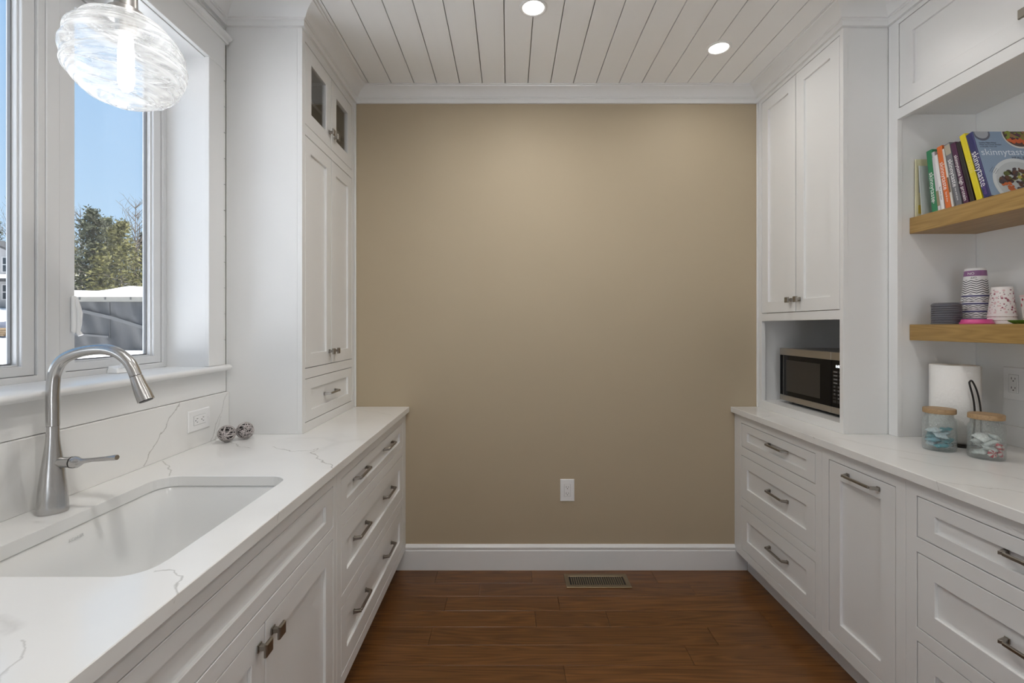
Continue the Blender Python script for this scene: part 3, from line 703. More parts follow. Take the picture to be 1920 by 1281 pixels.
BRONZE = metal('bronze_register', (.30, .235, .15), .42)
vx0, vx1, vy0, vy1 = .301, .643, 2.490, 2.626
t = thing('floor_register', ((vx0 + vx1) / 2, (vy0 + vy1) / 2, 0), 'bronze slotted floor register set in the wood floor at the tan wall', 'floor vent')
MB().plate(vx0, vx1, vy0, vy1, .0006, .0045, [(vx0 + .024, vx1 - .024, vy0 + .026, vy1 - .026)], lambda u, v, q: (u, v, q)).build('rim', BRONZE, t, .0018)
box('duct', mat('dark_duct', (.012, .010, .009), .8), (vx0 + .0245, vx1 - .0245, vy0 + .0265, vy1 - .0265, .0004, .0008), t)
n = 25; st_ = (vx1 - vx0 - .048) / n; sl = None
for i in range(1, n):
    x = vx0 + .024 + st_ * i
    if sl is None:
        sl = MB().hexa([(x - .003, vy0 + .0262, .0009), (x - .001, vy0 + .0262, .0009), (x - .001, vy1 - .0262, .0009), (x - .003, vy1 - .0262, .0009), (x + .0005, vy0 + .0262, .0038), (x + .003, vy0 + .0262, .0038), (x + .003, vy1 - .0262, .0038), (x + .0005, vy1 - .0262, .0038)]).build('slat', BRONZE, t)
    else:
        c_ = sl.copy(); COL.objects.link(c_); c_.parent = t; c_.location = (st_ * (i - 1), 0, 0)

# ------------------------------------------------------------------ pendant lamp over the sink
PX, PY, PZ = -.850, 1.06, 1.952
t = thing('pendant_lamp', (PX, PY, PZ), 'clear swirled glass globe pendant with a lit bulb, hanging before the window', 'pendant lamp')
gp = []
for k in range(2, 25):
    a = PI * k / 24; gp.append((.113 * math.sin(a) ** .92, .104 * math.cos(a) * (1 if math.cos(a) > 0 else .93)))
gp[-1] = (0, gp[-1][1])
glass = MB().lathe(gp, (PX, PY, PZ), 56)
glass.v = [(x + .006 * noise.noise(Vector((x * 9, y * 9, z * 30))), y + .006 * noise.noise(Vector((y * 9, x * 9, z * 30 + 5))), z) for x, y, z in glass.v]
g_ = glass.build('glass_shade', PENDG, t, smooth=True, angle=80)
sw = MB(); rr = random.Random(12)
for i in range(13):            # trailed threads of glass winding round the shade
    ph = rr.uniform(0, 6.28); z0_ = -.075 + i * .0125; pts = []
    a0 = rr.uniform(0, 6.28); ln_ = rr.uniform(2.2, 5.2)
    for j in range(40):
        a = a0 + ln_ * j / 39; zz = z0_ + .014 * math.sin(a * 1.3 + ph)
        zz = max(min(zz, .088), -.088); c_ = zz / (.104 if zz > 0 else .0967); rad = .113 * max(1 - c_ * c_, .02) ** .46 + .0006
        pts.append((PX + rad * math.cos(a), PY + rad * math.sin(a), PZ + zz))
    sw.tube(pts, [.0003 + .0021 * math.sin(PI * j / 39) for j in range(40)], 6)
sw.build('glass_threads', PENDG, g_, smooth=True, angle=80)
MB().lathe([(0, .185), (.016, .185), (.020, .180), (.022, .12), (.034, .112), (.036, .096), (.020, .093), (.018, .062), (0, .062)], (PX, PY, PZ), 28).build('socket', metal('nickel_socket', (.5, .48, .46), .3), t, smooth=True)
BULB = mat('lit_bulb', (1, 1, 1), .4, emit=(1, .965, .92), estr=10)
MB().lathe([(0, .0615), (.011, .0615), (.013, .05), (.015, .02), (.015, -.045), (.012, -.058), (.006, -.064), (0, -.0655)], (PX, PY, PZ), 24).build('bulb', BULB, t, smooth=True, angle=80)
MB().tube([(PX, PY, PZ + .1852), (PX, PY, ZC - .022)], .003, 8).build('cord', BLACK, t)
MB().lathe([(0, -.022), (.03, -.022), (.055, -.014), (.06, -.0006), (0, -.0006)], (PX, PY, ZC), 32).build('canopy', metal('nickel_socket', (.5, .48, .46), .3), t, smooth=True)

# ------------------------------------------------------------------ microwave
MX, my0, my1, mz0, mz1 = 1.47, 2.082, 2.590, .9715, 1.249
t = thing('microwave', (MX + .19, (my0 + my1) / 2, .957), 'black and stainless microwave oven standing in the open niche', 'microwave')
MBLK = mat('black_microwave_glass', (.004, .004, .005), .12, spec=.2)
box('case', mat('grey_steel_case', (.30, .29, .28), .4, .8), (MX + .022, MX + .37, my0 + .002, my1 - .002, mz0, mz1 - .001), t, .004)
ys = 2.178
d_ = box('door', MBLK, (MX + .0015, MX + .0215, ys + .0012, my1, 1.0, 1.2125), t, .0015)
box('door_window', mat('grey_oven_window', (.045, .040, .035), .25, spec=.3), (MX + .0003, MX + .0014, 2.255, 2.530, 1.024, 1.188), d_)
box('door_edge', mat('dark_grey_trim', (.05, .05, .05), .35), (MX - .0004, MX + .0014, 2.549, 2.560, 1.001, 1.2115), d_)
for a, b, nm in ((1.2127, mz1, 'top_strip'), (mz0, .9998, 'bottom_strip')):
    box(nm, STAIN, (MX, MX + .0215, ys + .0012, my1, a, b), t, .0012)
    box(nm, STAIN, (MX, MX + .0215, my0, ys - .0012, a, b), t, .0012)
p_ = box('control_panel', MBLK, (MX + .0015, MX + .0215, my0, ys - .0012, 1.0, 1.2125), t, .0015)
LIT = mat('white_display', (.9, .95, 1), .5, emit=(.9, .97, 1), estr=1.6); PRN = mat('pale_print', (.55, .55, .55), .5)
Mp = lambda y, z: Matrix.Translation(-OFF[p_.name]) @ frame_m((MX + .0012, y, z), (0, -1, 0), (0, 0, 1))
text('0:00', .017, LIT, p_, Mp(ys - .030, 1.185), 'clock_digits')
BTN = mat('dark_button', (.022, .022, .024), .3)
for r_ in range(9):
    for q_ in range(3 if r_ > 3 else 2):
        z = 1.160 - r_ * .0168; wq = .022 if r_ > 3 else .034
        y_ = ys - .012 - q_ * (wq + .0045)
        b_ = box('button', BTN, (MX + .0006, MX + .0014, y_ - wq, y_, z - .0055, z + .0055), p_, .0004)
        if r_ < 4: box('button_print', PRN, (MX + .0002, MX + .0006, y_ - wq + .006, y_ - .006, z - .0012, z + .0012), b_)
        elif r_ < 8:
            lab = ('1', '2', '3', '4', '5', '6', '7', '8', '9', '', '0', '')[(r_ - 4) * 3 + q_]
            if lab: text(lab, .009, PRN, b_, Matrix.Translation(-OFF[p_.name]) @ frame_m((MX + .0003, y_ - wq / 2, z), (0, -1, 0), (0, 0, 1)), 'button_print', align='CENTER')
for a in (my0 + .05, my1 - .05):
    for b in (MX + .05, MX + .31): MB().lathe([(0, .0006), (.012, .0006), (.013, .0143), (0, .0143)], (b, a, .957), 14).build('foot', SLOT, t)

# ------------------------------------------------------------------ books on the upper shelf
ZB = 1.8092; PAPER = mat('book_pages', (.78, .75, .68), .8); INKW = mat('white_ink', (.85, .85, .85), .5); INKD = mat('dark_ink', (.03, .03, .05), .5)
def book(y, lean, T, H, W, col, label, title=None, x=1.655, title_col=None, tail=None, tilt_title=.52, name='book', size=.026, band=None):
    t = thing(name, (x, y, ZB), label, 'book', 'books on the upper shelf')
    OFF[t.name] = Vector((0, 0, 0)); t.rotation_euler = (-math.atan(lean), 0, 0)
    cv = mat('cover_%02d%02d%02d' % tuple(int(v * 99) for v in col), col, .32)
    e = .0022
    m = MB().box(0, W, -T, -T + e, 0, H).box(0, W, -e, 0, 0, H).box(0, e, -T + e, -e, 0, H)
    b_ = m.build('cover', cv, t, .0006)
    box('pages', PAPER, (e, W - .004, -T + e + .0001, -e - .0001, .003, H - .003), t)
    Ms = lambda z, dy=0: frame_m((-.00015, -T / 2 + dy, z), (0, 0, -1), (0, -1, 0))
    if title:
        tc_ = title_col or INKW
        text(title, size, tc_, b_, Ms(H * tilt_title), 'spine_title', .00008, 'CENTER')
    if tail: text(tail, .009, title_col or INKW, b_, Ms(.045), 'spine_subtitle', .00008, 'CENTER')
    if band: box('spine_band', mat('band_%s' % label[:8], band[2], .4), (-.0002, 0, -T + .0005, -.0005, band[0], band[1]), b_)
    return t
S = 'skinnytaste'
t = book(1.945, -.0, .004, .236, .19, (.80, .75, .50), 'thin cream booklet at the far end of the row', name='booklet')
box('blue_print', mat('pale_blue_print', (.55, .60, .62), .6), (.012, .10, -.0042, -.004, .10, .205), t); 
box('yellow_print', mat('yellow_print', (.75, .58, .10), .6), (.010, .055, -.0042, -.004, .015, .05), t)
book(1.915, .07, .003, .205, .16, (.64, .66, .64), 'thin grey leaflet leaning between cream booklet and green book', name='booklet')
book(1.8665, .106, .024, .250, .19, (.03, .23, .10), 'green-spined cookbook leaning in the row', S, tail='simple', size=.027, tilt_title=.40)
book(1.8405, .125, .012, .238, .185, (.62, .60, .62), 'thin book with a pale lilac spine right next to the green one', None, band=(.02, .08, (.30, .27, .16)))
book(1.8265, .140, .013, .222, .185, (.80, .80, .79), 'white-spined book beside the orange one', 'fast and slow', title_col=INKD, size=.010, tilt_title=.3)
book(1.8075, .160, .022, .250, .19, (.70, .16, .03), 'orange-spined cookbook leaning in the row', S, tail='fast & slow', size=.025)
book(1.7835, .175, .008, .236, .185, (.66, .63, .58), 'very thin pale book between orange and grey spines', None, band=(.06, .12, (.16, .10, .05)))
book(1.7665, .205, .023, .250, .19, (.17, .17, .19), 'grey-spined cookbook leaning beside the plum one', S, tail='one and done', size=.025, band=(.205, .245, (.42, .38, .30)))
book(1.7365, .222, .019, .244, .19, (.085, .022, .065), 'plum-purple-spined cookbook leaning in the row', S + ' high protein', size=.019, tilt_title=.42)
t = book(1.7110, .240, .015, .240, .19, (.022, .016, .014), 'black-spined book between the plum and yellow ones', None)
book(1.6885, .258, .021, .262, .19, (.72, .60, .02), 'bright yellow-spined cookbook leaning in the row', S[6:], title_col=mat('gold_ink', (.78, .66, .16), .4), size=.026, tilt_title=.5)
t = book(1.6620, .272, .024, .256, .205, (.030, .032, .13), 'navy-spined cookbook with blue cover and plate of food facing out', S, size=.031, tilt_title=.44)
text('meal prep', .016, mat('violet_ink', (.16, .07, .30), .4), t.children[0], frame_m((-.00015, -.012, .045), (0, 0, -1), (0, -1, 0)), 'spine_subtitle', .00008, 'CENTER')
Tn = -.024
cp_ = box('cover_sheet', mat('sky_blue_cover', (.24, .33, .46), .3), (.0025, .2035, Tn - .0006, Tn - .00005, .001, .255), t)
F = lambda u, v, d=.0009: frame_m((u, Tn - d, v), (1, 0, 0), (0, 0, 1))
text(S, .037, mat('pale_blue_ink', (.66, .73, .80), .4), t, F(.009, .170), 'cover_title', .0001)
text('MEAL PREP', .014, INKD, t, F(.112, .147), 'cover_subtitle', .0001)
for i, s_ in enumerate(('Healthy Make-Ahead', 'Meals and Freezer Recipes', 'to Simplify Your Life')): text(s_, .0072, INKD, t, F(.012, .209 - i * .0078), 'cover_print', .0001)
def blob(u, v, r, col, nm, d, n=22, sx=1, sy=1, mt=None):
    return xf(disc(MB(), (0, 0, 0), r, 0, .0003, n, sx, sy), F(u, v, d)).build(nm, mt or mat(nm + '_%d%d%d' % tuple(int(c * 50) for c in col), col, .5), t)
def food(us, cols, seed, d=.0022, size=(.004, .010)):
    rr = random.Random(seed); ms = [MB() for _ in cols]
    for i in range(us[4]):
        a = rr.uniform(0, 6.28); q = math.sqrt(rr.random()); u = us[0] + us[2] * q * math.cos(a); v = us[1] + us[3] * q * math.sin(a)
        if u > .2 or v > .251 or u < .004 or v < .003: continue
        k = (us[5](u, v, rr) if len(us) > 5 else rr.randrange(len(cols)))
        xf(ms[k], F(u, v, d + .0001 * (i % 6)), (disc(ms[k], (0, 0, 0), rr.uniform(*size), 0, .0003, 9, rr.uniform(.6, 1.2), rr.uniform(.6, 1.2)), len(ms[k].v) - 20)[1])
    for mb_, c_ in zip(ms, cols):
        if mb_.v: mb_.build('food_print', mat('food_%d_%d_%d' % tuple(int(v * 99) for v in c_), c_, .5), t)
def half(u0, v0, r, col, nm, d):          # a disc clipped by the cover's edges
    pts = []
    for i in range(48):
        a = 2 * PI * i / 48; pts.append((min(max(u0 + r * math.cos(a), .003), .2025), min(max(v0 + r * math.sin(a), .0015), .2545)))
    m = MB().prism(pts, 0, .0003, lambda p, q, a: (p, Tn - d - a, q)); return m.build(nm, mat(nm, col, .35), t)
half(.115, .052, .093, (.62, .66, .68), 'plate_print', .0010); half(.115, .052, .080, (.50, .54, .56), 'plate_well_print', .0014)
food((.118, .055, .070, .048, 150, lambda u, v, r: (0 if u < .085 and v < .05 else r.choice((1, 2, 2, 3, 4)))), [(.55, .13, .03), (.12, .05, .03), (.06, .04, .05), (.45, .40, .08), (.10, .12, .03)], 5)
half(.030, .248, .030, (.12, .13, .17), 'bowl_print', .0010); half(.030, .250, .024, (.38, .40, .44), 'rice_print', .0014)
half(.160, .243, .058, (.60, .60, .58), 'dish_rim_print', .0010); half(.160, .246, .054, (.10, .06, .05), 'dish_print', .0014)
food((.160, .235, .045, .030, 90, lambda u, v, r: (0 if v < .222 else r.choice((1, 2, 3)))), [(.60, .12, .03), (.22, .28, .04), (.12, .05, .08), (.35, .18, .08)], 9)
fk = MB()
for i in range(4): fk.hexa([tuple(F(.018 + .006 * i, .092 - .003 * i, .0012) @ Vector(p)) for p in [(0, 0, 0), (.0016, 0, 0), (.018, .020, 0), (.0165, .020, 0), (0, 0, .0003), (.0016, 0, .0003), (.018, .020, .0003), (.0165, .020, .0003)]])
fk.build('fork_print', mat('fork_grey', (.10, .11, .13), .4), t)

# ------------------------------------------------------------------ cups and lids on the lower shelf
ZS = 1.3737
GREY = mat('grey_lid_plastic', (.10, .098, .115), .38); PINK = mat('pink_lid_plastic', (.70, .09, .30), .35)
lid = [(0, 0), (.0440, 0), (.0452, .0012), (.0452, .0065), (.0440, .0080), (.0425, .0085), (.0405, .0125), (.0385, .0135), (.036, .0105), (0, .0105)]
LX, LY = 1.692, 1.846; p0 = None
for i in range(9):
    if p0 is None: o = MB().lathe(lid, (LX, LY, ZS), 40).build('cup_lid', GREY, smooth=True, base=(LX, LY, ZS)); p0 = o
    else: o = p0.copy(); COL.objects.link(o); o.location = (LX + .0006 * math.sin(i * 2.1), LY + .0006 * math.cos(i * 1.7), ZS + i * .0086)
    tag(o, ('lowest dark grey cup lid of the stack, resting on the oak shelf', 'second lowest dark grey cup lid of the stack', 'third dark grey cup lid from the bottom of the stack', 'fourth dark grey cup lid from the bottom of the stack', 'middle dark grey cup lid of the stack', 'fourth dark grey cup lid from the top of the stack', 'third dark grey cup lid from the top of the stack', 'second highest dark grey cup lid of the stack', 'topmost dark grey plastic cup lid of the stack')[i], 'lid', 'stacked grey cup lids')
o = MB().lathe([(0, 0), (.0465, 0), (.048, .0014), (.048, .0055), (.0462, .0068), (.0445, .0085), (.0425, .0165), (.0405, .0180), (.038, .0165), (.036, .0135), (0, .0135)], (1.722, 1.757, ZS), 40).build('cup_lid', PINK, smooth=True, base=(1.722, 1.757, ZS))
tag(o, 'bright pink plastic cup lid on the oak shelf', 'lid')

def band_mat(name, base, bands, chev=None, specks=None):
    """printed paper cup: bands by height, optional zigzag lines, optional flower specks"""
    m = mat(name, base, .5); N, L, b = nodes(m)
    c = N.new('ShaderNodeTexCoord'); s_ = N.new('ShaderNodeSeparateXYZ'); L.new(c.outputs['Object'], s_.inputs[0])
    col = None
    def setc(prev, fac, rgb):
        mx = N.new('ShaderNodeMix'); mx.data_type = 'RGBA'; L.new(fac, mx.inputs[0])
        if prev is None: mx.inputs[6].default_value = (*base, 1)
        else: L.new(prev, mx.inputs[6])
        mx.inputs[7].default_value = (*rgb, 1); return mx.outputs[2]
    def between(v, a, b_):
        g = N.new('ShaderNodeMath'); g.operation = 'COMPARE'; L.new(v, g.inputs[0]); g.inputs[1].default_value = (a + b_) / 2; g.inputs[2].default_value = abs(b_ - a) / 2; return g.outputs[0]
    def mul(a, b_):
        g = N.new('ShaderNodeMath'); g.operation = 'MULTIPLY'; L.new(a, g.inputs[0]); L.new(b_, g.inputs[1]); return g.outputs[0]
    for a, b_, rgb in bands: col = setc(col, between(s_.outputs['Z'], a, b_), rgb)
    for (a, b_, n_, amp, pitch, wid, rgb) in chev or []:
        at = N.new('ShaderNodeMath'); at.operation = 'ARCTAN2'; L.new(s_.outputs['Y'], at.inputs[0]); L.new(s_.outputs['X'], at.inputs[1])
        k = N.new('ShaderNodeMath'); k.operation = 'MULTIPLY'; k.inputs[1].default_value = n_ / PI; L.new(at.outputs[0], k.inputs[0])
        pp = N.new('ShaderNodeMath'); pp.operation = 'PINGPONG'; pp.inputs[1].default_value = 1; L.new(k.outputs[0], pp.inputs[0])
        ma = N.new('ShaderNodeMath'); ma.operation = 'MULTIPLY_ADD'; ma.inputs[1].default_value = amp; L.new(pp.outputs[0], ma.inputs[0]); L.new(s_.outputs['Z'], ma.inputs[2])
        mo = N.new('ShaderNodeMath'); mo.operation = 'MODULO'; mo.inputs[1].default_value = pitch; L.new(ma.outputs[0], mo.inputs[0])
        lt = N.new('ShaderNodeMath'); lt.operation = 'LESS_THAN'; lt.inputs[1].default_value = wid; L.new(mo.outputs[0], lt.inputs[0])
        col = setc(col, mul(lt.outputs[0], between(s_.outputs['Z'], a, b_)), rgb)
    for (a, b_, scale, thr, rgb) in specks or []:
        v = N.new('ShaderNodeTexVoronoi'); v.inputs['Scale'].default_value = scale; L.new(c.outputs['Object'], v.inputs['Vector'])
        lt = N.new('ShaderNodeMath'); lt.operation = 'LESS_THAN'; lt.inputs[1].default_value = thr; L.new(v.outputs['Distance'], lt.inputs[0])
        col = setc(col, mul(lt.outputs[0], between(s_.outputs['Z'], a, b_)), rgb)
    L.new(col, b.inputs['Base Color']); return m
CHEV = band_mat('chevron_cup_paper', (.80, .79, .79), [(.096, .117, (.30, .14, .30)), (.0165, .0225, (.05, .05, .16))],
                [(.026, .082, 7, .0065, .0086, .0034, (.06, .06, .075)), (.004, .0145, 9, .0055, .0075, .003, (.07, .07, .09))])
CUPX, CUPY = 1.800, 1.842
cup = [(.0405, 0), (.0425, .0012), (.0425, .0035), (.0408, .0046), (.0320, .117), (.0306, .1262), (.0290, .1262), (.0286, .122), (0, .122)]
inner = [(0, .1195), (.0300, .1195), (.0392, .002), (.0405, 0)]
p0 = None
for i in range(4):
    if p0 is None: o = MB().lathe(inner + cup[1:], (CUPX, CUPY, ZS), 48).build('paper_cup', CHEV, smooth=True, base=(CUPX, CUPY, ZS)); p0 = o
    else: o = p0.copy(); COL.objects.link(o); o.location = (CUPX, CUPY, ZS + i * .0295)
    o.rotation_euler = (0, 0, .5 * i)
    tag(o, ('bottom upside-down zigzag paper cup of the tall stack', 'second lowest upside-down zigzag paper cup of the tall stack', 'second highest upside-down zigzag paper cup of the tall stack', 'topmost upside-down zigzag paper cup with purple band')[i], 'cup', 'stacked zigzag cups')
    OFF[o.name] = Vector((CUPX, CUPY, ZS + i * .0295))
o.rotation_euler = (0, 0, 0)
def on_cup(body, ang, z, r, size, m_):
    n_ = Vector((math.cos(ang), math.sin(ang), .0)); rt = Vector((0, 0, 1)).cross(n_)
    return text(body, size, m_, o, frame_m(n_ * r + Vector((0, 0, z)), -rt, (0, 0, -1)), 'cup_print', .0001, 'CENTER')
on_cup('ON', math.radians(205), .1062, .0338, .013, INKW); on_cup('OFF', math.radians(218), .0895, .0356, .010, INKD)

FLOW = band_mat('flowered_cup_paper', (.80, .76, .75), [], None, [(.012, .098, 95, .38, (.66, .45, .47)), (.012, .098, 70, .24, (.30, .08, .12)), (.02, .09, 120, .20, (.20, .14, .15))])
fx, fy = 1.800, 1.742; p0 = None
cup2 = [(0, .102), (.0262, .102), (.0372, .002), (.0392, 0), (.0408, .0012), (.0408, .0034), (.0392, .0044), (.0296, .102), (.0284, .108), (.0270, .108), (.0266, .105), (0, .105)]
for i in range(3):
    if p0 is None: o = MB().lathe(cup2, (fx, fy, ZS), 48).build('paper_cup', FLOW, smooth=True, base=(fx, fy, ZS)); p0 = o
    else: o = p0.copy(); COL.objects.link(o); o.location = (fx, fy, ZS + i * .0135)
    tag(o, ('lowest upside-down flower-printed paper cup of its stack', 'middle upside-down flower-printed paper cup of its stack', 'topmost upside-down pale pink flower-printed paper cup')[i], 'cup', 'stacked flowered cups')
DOTS = band_mat('dotted_cup_paper', (.80, .79, .78), [(.094, .104, (.75, .55, .56))], None, [(.004, .092, 42, .30, (.42, .01, .04)), (.01, .09, 75, .15, (.05, .06, .04))])
o = MB().lathe([(0, .001), (.0235, .001), (.0245, 0), (.0255, .0005), (.0350, .0965), (.0366, .0985), (.0366, .1005), (.0350, .1015), (.0338, .0985), (.0240, .004), (0, .004)], (1.828, 1.660, ZS), 40).build('paper_cup', DOTS, smooth=True, base=(1.828, 1.660, ZS))
tag(o, 'upright white paper cup with red spots at the right edge of the shelf', 'cup')
GREEN = mat('green_glazed_leaf', (.09, .22, .035), .3, bump=(90, .8, .004))
o = MB().lathe([(0, .002), (.016, 0), (.020, .001), (.030, .008), (.0335, .0125), (.0325, .0135), (.028, .0105), (.014, .006), (0, .005)], (1.735, 1.612, ZS), 36)
o.v = [(1.735 + (x - 1.735) * (1 + .10 * math.cos(5 * math.atan2(y - 1.612, x - 1.735))), 1.612 + (y - 1.612) * (1 + .10 * math.cos(5 * math.atan2(y - 1.612, x - 1.735))), z) for x, y, z in o.v]
tag(o.build('small_dish', GREEN, smooth=True, base=(1.735, 1.612, ZS)), 'small green leaf-shaped dish at the front of the cup shelf', 'dish')

# ------------------------------------------------------------------ paper towels and jars on the right counter
rx, ry = 1.722, 1.846
t = thing('paper_towel_holder', (rx, ry, ZT), 'black wire paper towel holder with a hairpin tension arm', 'towel holder')
MB().lathe([(0, .0005), (.086, .0005), (.088, .002), (.088, .008), (.085, .0105), (0, .0105)], (rx, ry, ZT), 44).build('base', BLACK, t, smooth=True)
MB().tube([(rx, ry, ZT + .0106), (rx, ry, ZT + .294)], .0045, 12).build('rod', BLACK, t, smooth=True)
arm = spline([(1.708, 1.764, ZT + .010), (1.712, 1.758, ZT + .06), (1.7135, 1.755, ZT + .12), (1.705, 1.751, ZT + .18), (1.688, 1.748, ZT + .238), (1.687, 1.747, ZT + .249), (1.696, 1.747, ZT + .251), (1.716, 1.750, ZT + .215), (1.732, 1.754, ZT + .16), (1.739, 1.757, ZT + .10), (1.741, 1.760, ZT + .05), (1.741, 1.766, ZT + .010)])
MB().tube(arm, .0030, 10).build('tension_arm', BLACK, t, smooth=True)
t = thing('paper_towel_roll', (rx, ry, ZT + .0112), 'white roll of paper towels standing on the right counter', 'paper towel')
TOW = mat('embossed_paper_towel', (.84, .83, .81), .9, bump=(120, .5, .003))
zz0, zz1 = ZT + .0112, ZT + .303; m = MB()
m.lathe([(.021, 0), (.072, 0), (.0735, .004), (.0735, zz1 - zz0 - .004), (.072, zz1 - zz0), (.021, zz1 - zz0), (.021, 0)], (rx, ry, zz0), 48); m.build('towel_layers', TOW, t, smooth=True)
sh = []
for j in range(15):
    a = math.radians(-205 + 10 * j) ; sh.append((rx + (.0742 + .00007 * max(0, j - 4) ** 2) * math.cos(a), ry + (.0742 + .00007 * max(0, j - 4) ** 2) * math.sin(a)))
m = MB(); n = len(sh)
m.add([(x, y, zz0 + .001) for x, y in sh] + [(x, y, zz1 - .001) for x, y in sh], [(i, i + 1, n + i + 1, n + i) for i in range(n - 1)])
o = m.build('loose_sheet', TOW, t, smooth=True, angle=80); so_ = o.modifiers.new('thickness', 'SOLIDIFY'); so_.thickness = .0006; so_.offset = 1
MB().lathe([(.0195, 0), (.0208, 0), (.0208, zz1 - zz0 - .0005), (.0195, zz1 - zz0 - .0005), (.0195, 0)], (rx, ry, zz0), 28).build('core_tube', mat('brown_card', (.30, .20, .11), .8), t, smooth=True)

def jar(x, y, label, seed, fill):
    t = thing('glass_jar', (x, y, ZT), label, 'jar', 'glass jars with wooden lids')
    prof = [(0, .0006), (.044, .0006), (.0475, .003), (.0488, .008), (.0488, .103), (.0470, .112), (.0425, .118), (.0405, .121), (.0405, .1345), (.0385, .1345), (.0385, .121), (.0405, .117), (.0448, .110), (.0465, .102), (.0465, .010), (.0440, .006), (0, .006)]
    MB().lathe(prof, (x, y, ZT), 48).build('glass_body', JARG, t, smooth=True, angle=40)
    MB().lathe([(0, .1347), (.0462, .1347), (.0475, .136), (.0475, .150), (.0462, .1520), (0, .1520)], (x, y, ZT), 48).build('wooden_lid', LIDW, t, smooth=True)
    fill(x, y, random.Random(seed))
def pillow(w_, h_, d_):
    m = MB(); N_ = 6; vs = []; fs = []
    for s_ in (1, -1):
        for i in range(N_ + 1):
            for j in range(N_ + 1):
                u, v = i / N_ * 2 - 1, j / N_ * 2 - 1; e = (1 - u ** 4) * (1 - v ** 4)
                vs.append((u * w_ / 2, v * h_ / 2, s_ * (.0004 + d_ / 2 * e * (1 + .35 * math.sin(5 * u + 3 * v)))))
    q = (N_ + 1) ** 2
    for s_ in (0, 1):
        for i in range(N_):
            for j in range(N_):
                a = s_ * q + i * (N_ + 1) + j; fs.append((a, a + 1, a + N_ + 2, a + N_ + 1))
    per = [i * (N_ + 1) for i in range(N_ + 1)] + [N_ * (N_ + 1) + j for j in range(1, N_ + 1)] + [i * (N_ + 1) + N_ for i in range(N_ - 1, -1, -1)] + [j for j in range(N_ - 1, 0, -1)]
    for i in range(len(per)): a, b = per[i], per[(i + 1) % len(per)]; fs.append((a, b, q + b, q + a))
    return m.add(vs, fs)
def packets(x, y, rr, cols, layers, label, grp, zz=.008, nm='sweet_packet', w_=.042, h_=.032, d_=.014):
    protos = {}
    for L_, count in enumerate(layers):
        for i in range(count):
            a = 2 * PI * i / count + L_ * 1.1 + rr.uniform(-.2, .2); r_ = .0205 if count > 1 else 0
            c_ = cols[(L_ * 2 + i) % len(cols)]
            if c_ not in protos:
                o = pillow(w_, h_, d_).build(nm, c_, smooth=True, angle=80, base=(0, 0, 0)); protos[c_] = o
            else: o = protos[c_].copy(); COL.objects.link(o)
            o.location = (x + r_ * math.cos(a), y + r_ * math.sin(a), ZT + zz + d_ * .75 + L_ * .0172 + rr.uniform(0, .003))
            o.rotation_euler = (rr.uniform(-.5, .5), rr.uniform(-.5, .5), a + PI / 2 + rr.uniform(-.3, .3))
            tag(o, c_.name.split('_wrapper')[0].replace('_', ' ') + '-' + label, 'sweet', grp)
BLU = [mat('teal_wrapper', (.03, .34, .42), .3), mat('light_blue_wrapper', (.20, .50, .62), .3), mat('pale_wrapper', (.62, .74, .80), .3), mat('deep_teal_wrapper', (.02, .25, .30), .3)]
def fill1(x, y, rr): packets(x, y, rr, [BLU[2], BLU[2], BLU[0], BLU[1], BLU[3]], [3, 3, 3, 2], 'wrapped sweet inside the jar left of the towel arm', 'blue sweets in a glass jar')
WHW = mat('white_wrapper', (.78, .80, .79), .35); PALE = mat('clear_wrapper', (.66, .70, .69), .25)
def swirl_mat():
    m = mat('peppermint_swirl', (.8, .8, .8), .3); N, L, b = nodes(m); c = N.new('ShaderNodeTexCoord'); s_ = N.new('ShaderNodeSeparateXYZ'); L.new(c.outputs['Object'], s_.inputs[0])
    at = N.new('ShaderNodeMath'); at.operation = 'ARCTAN2'; L.new(s_.outputs['Y'], at.inputs[0]); L.new(s_.outputs['X'], at.inputs[1])
    sn = N.new('ShaderNodeMath'); sn.operation = 'MULTIPLY'; sn.inputs[1].default_value = 5; L.new(at.outputs[0], sn.inputs[0])
    si = N.new('ShaderNodeMath'); si.operation = 'SINE'; L.new(sn.outputs[0], si.inputs[0])
    gt = N.new('ShaderNodeMath'); gt.operation = 'GREATER_THAN'; gt.inputs[1].default_value = -.1; L.new(si.outputs[0], gt.inputs[0])
    mx = N.new('ShaderNodeMix'); mx.data_type = 'RGBA'; L.new(gt.outputs[0], mx.inputs[0]); mx.inputs[6].default_value = (.80, .74, .70, 1); mx.inputs[7].default_value = (.62, .03, .06, 1)
    L.new(mx.outputs[2], b.inputs['Base Color']); return m
def fill2(x, y, rr):
    packets(x, y, rr, [WHW, PALE], [2, 2, 3, 3], 'wrapped sweet inside the jar at the right edge', 'white sweets in a glass jar', zz=.010)
    sw_ = swirl_mat(); p0 = None
    for i, (dx, dy, dz, rxx) in enumerate(((-.012, -.033, .023, 1.25), (.014, -.034, .024, 1.2), (.004, -.035, .048, 1.3), (.031, -.015, .040, 1.2))):
        if p0 is None: o = MB().lathe([(0, -.0052), (.0095, -.0048), (.0138, -.002), (.0138, .002), (.0095, .0048), (0, .0052)], (0, 0, 0), 24).build('peppermint', sw_, smooth=True, angle=60, base=(0, 0, 0)); p0 = o
        else: o = p0.copy(); COL.objects.link(o)
        o.location = (x + dx, y + dy, ZT + dz); o.rotation_euler = (rxx, .2 * i, .5 * i)
        tag(o, 'red and white peppermint sweet inside the jar at the right edge', 'sweet', 'peppermints in a glass jar')
jar(1.578, 1.750, 'pebbled glass jar with wooden lid holding blue sweets', 2, fill1)
jar(1.638, 1.638, 'pebbled glass jar with wooden lid holding white and red sweets', 6, fill2)

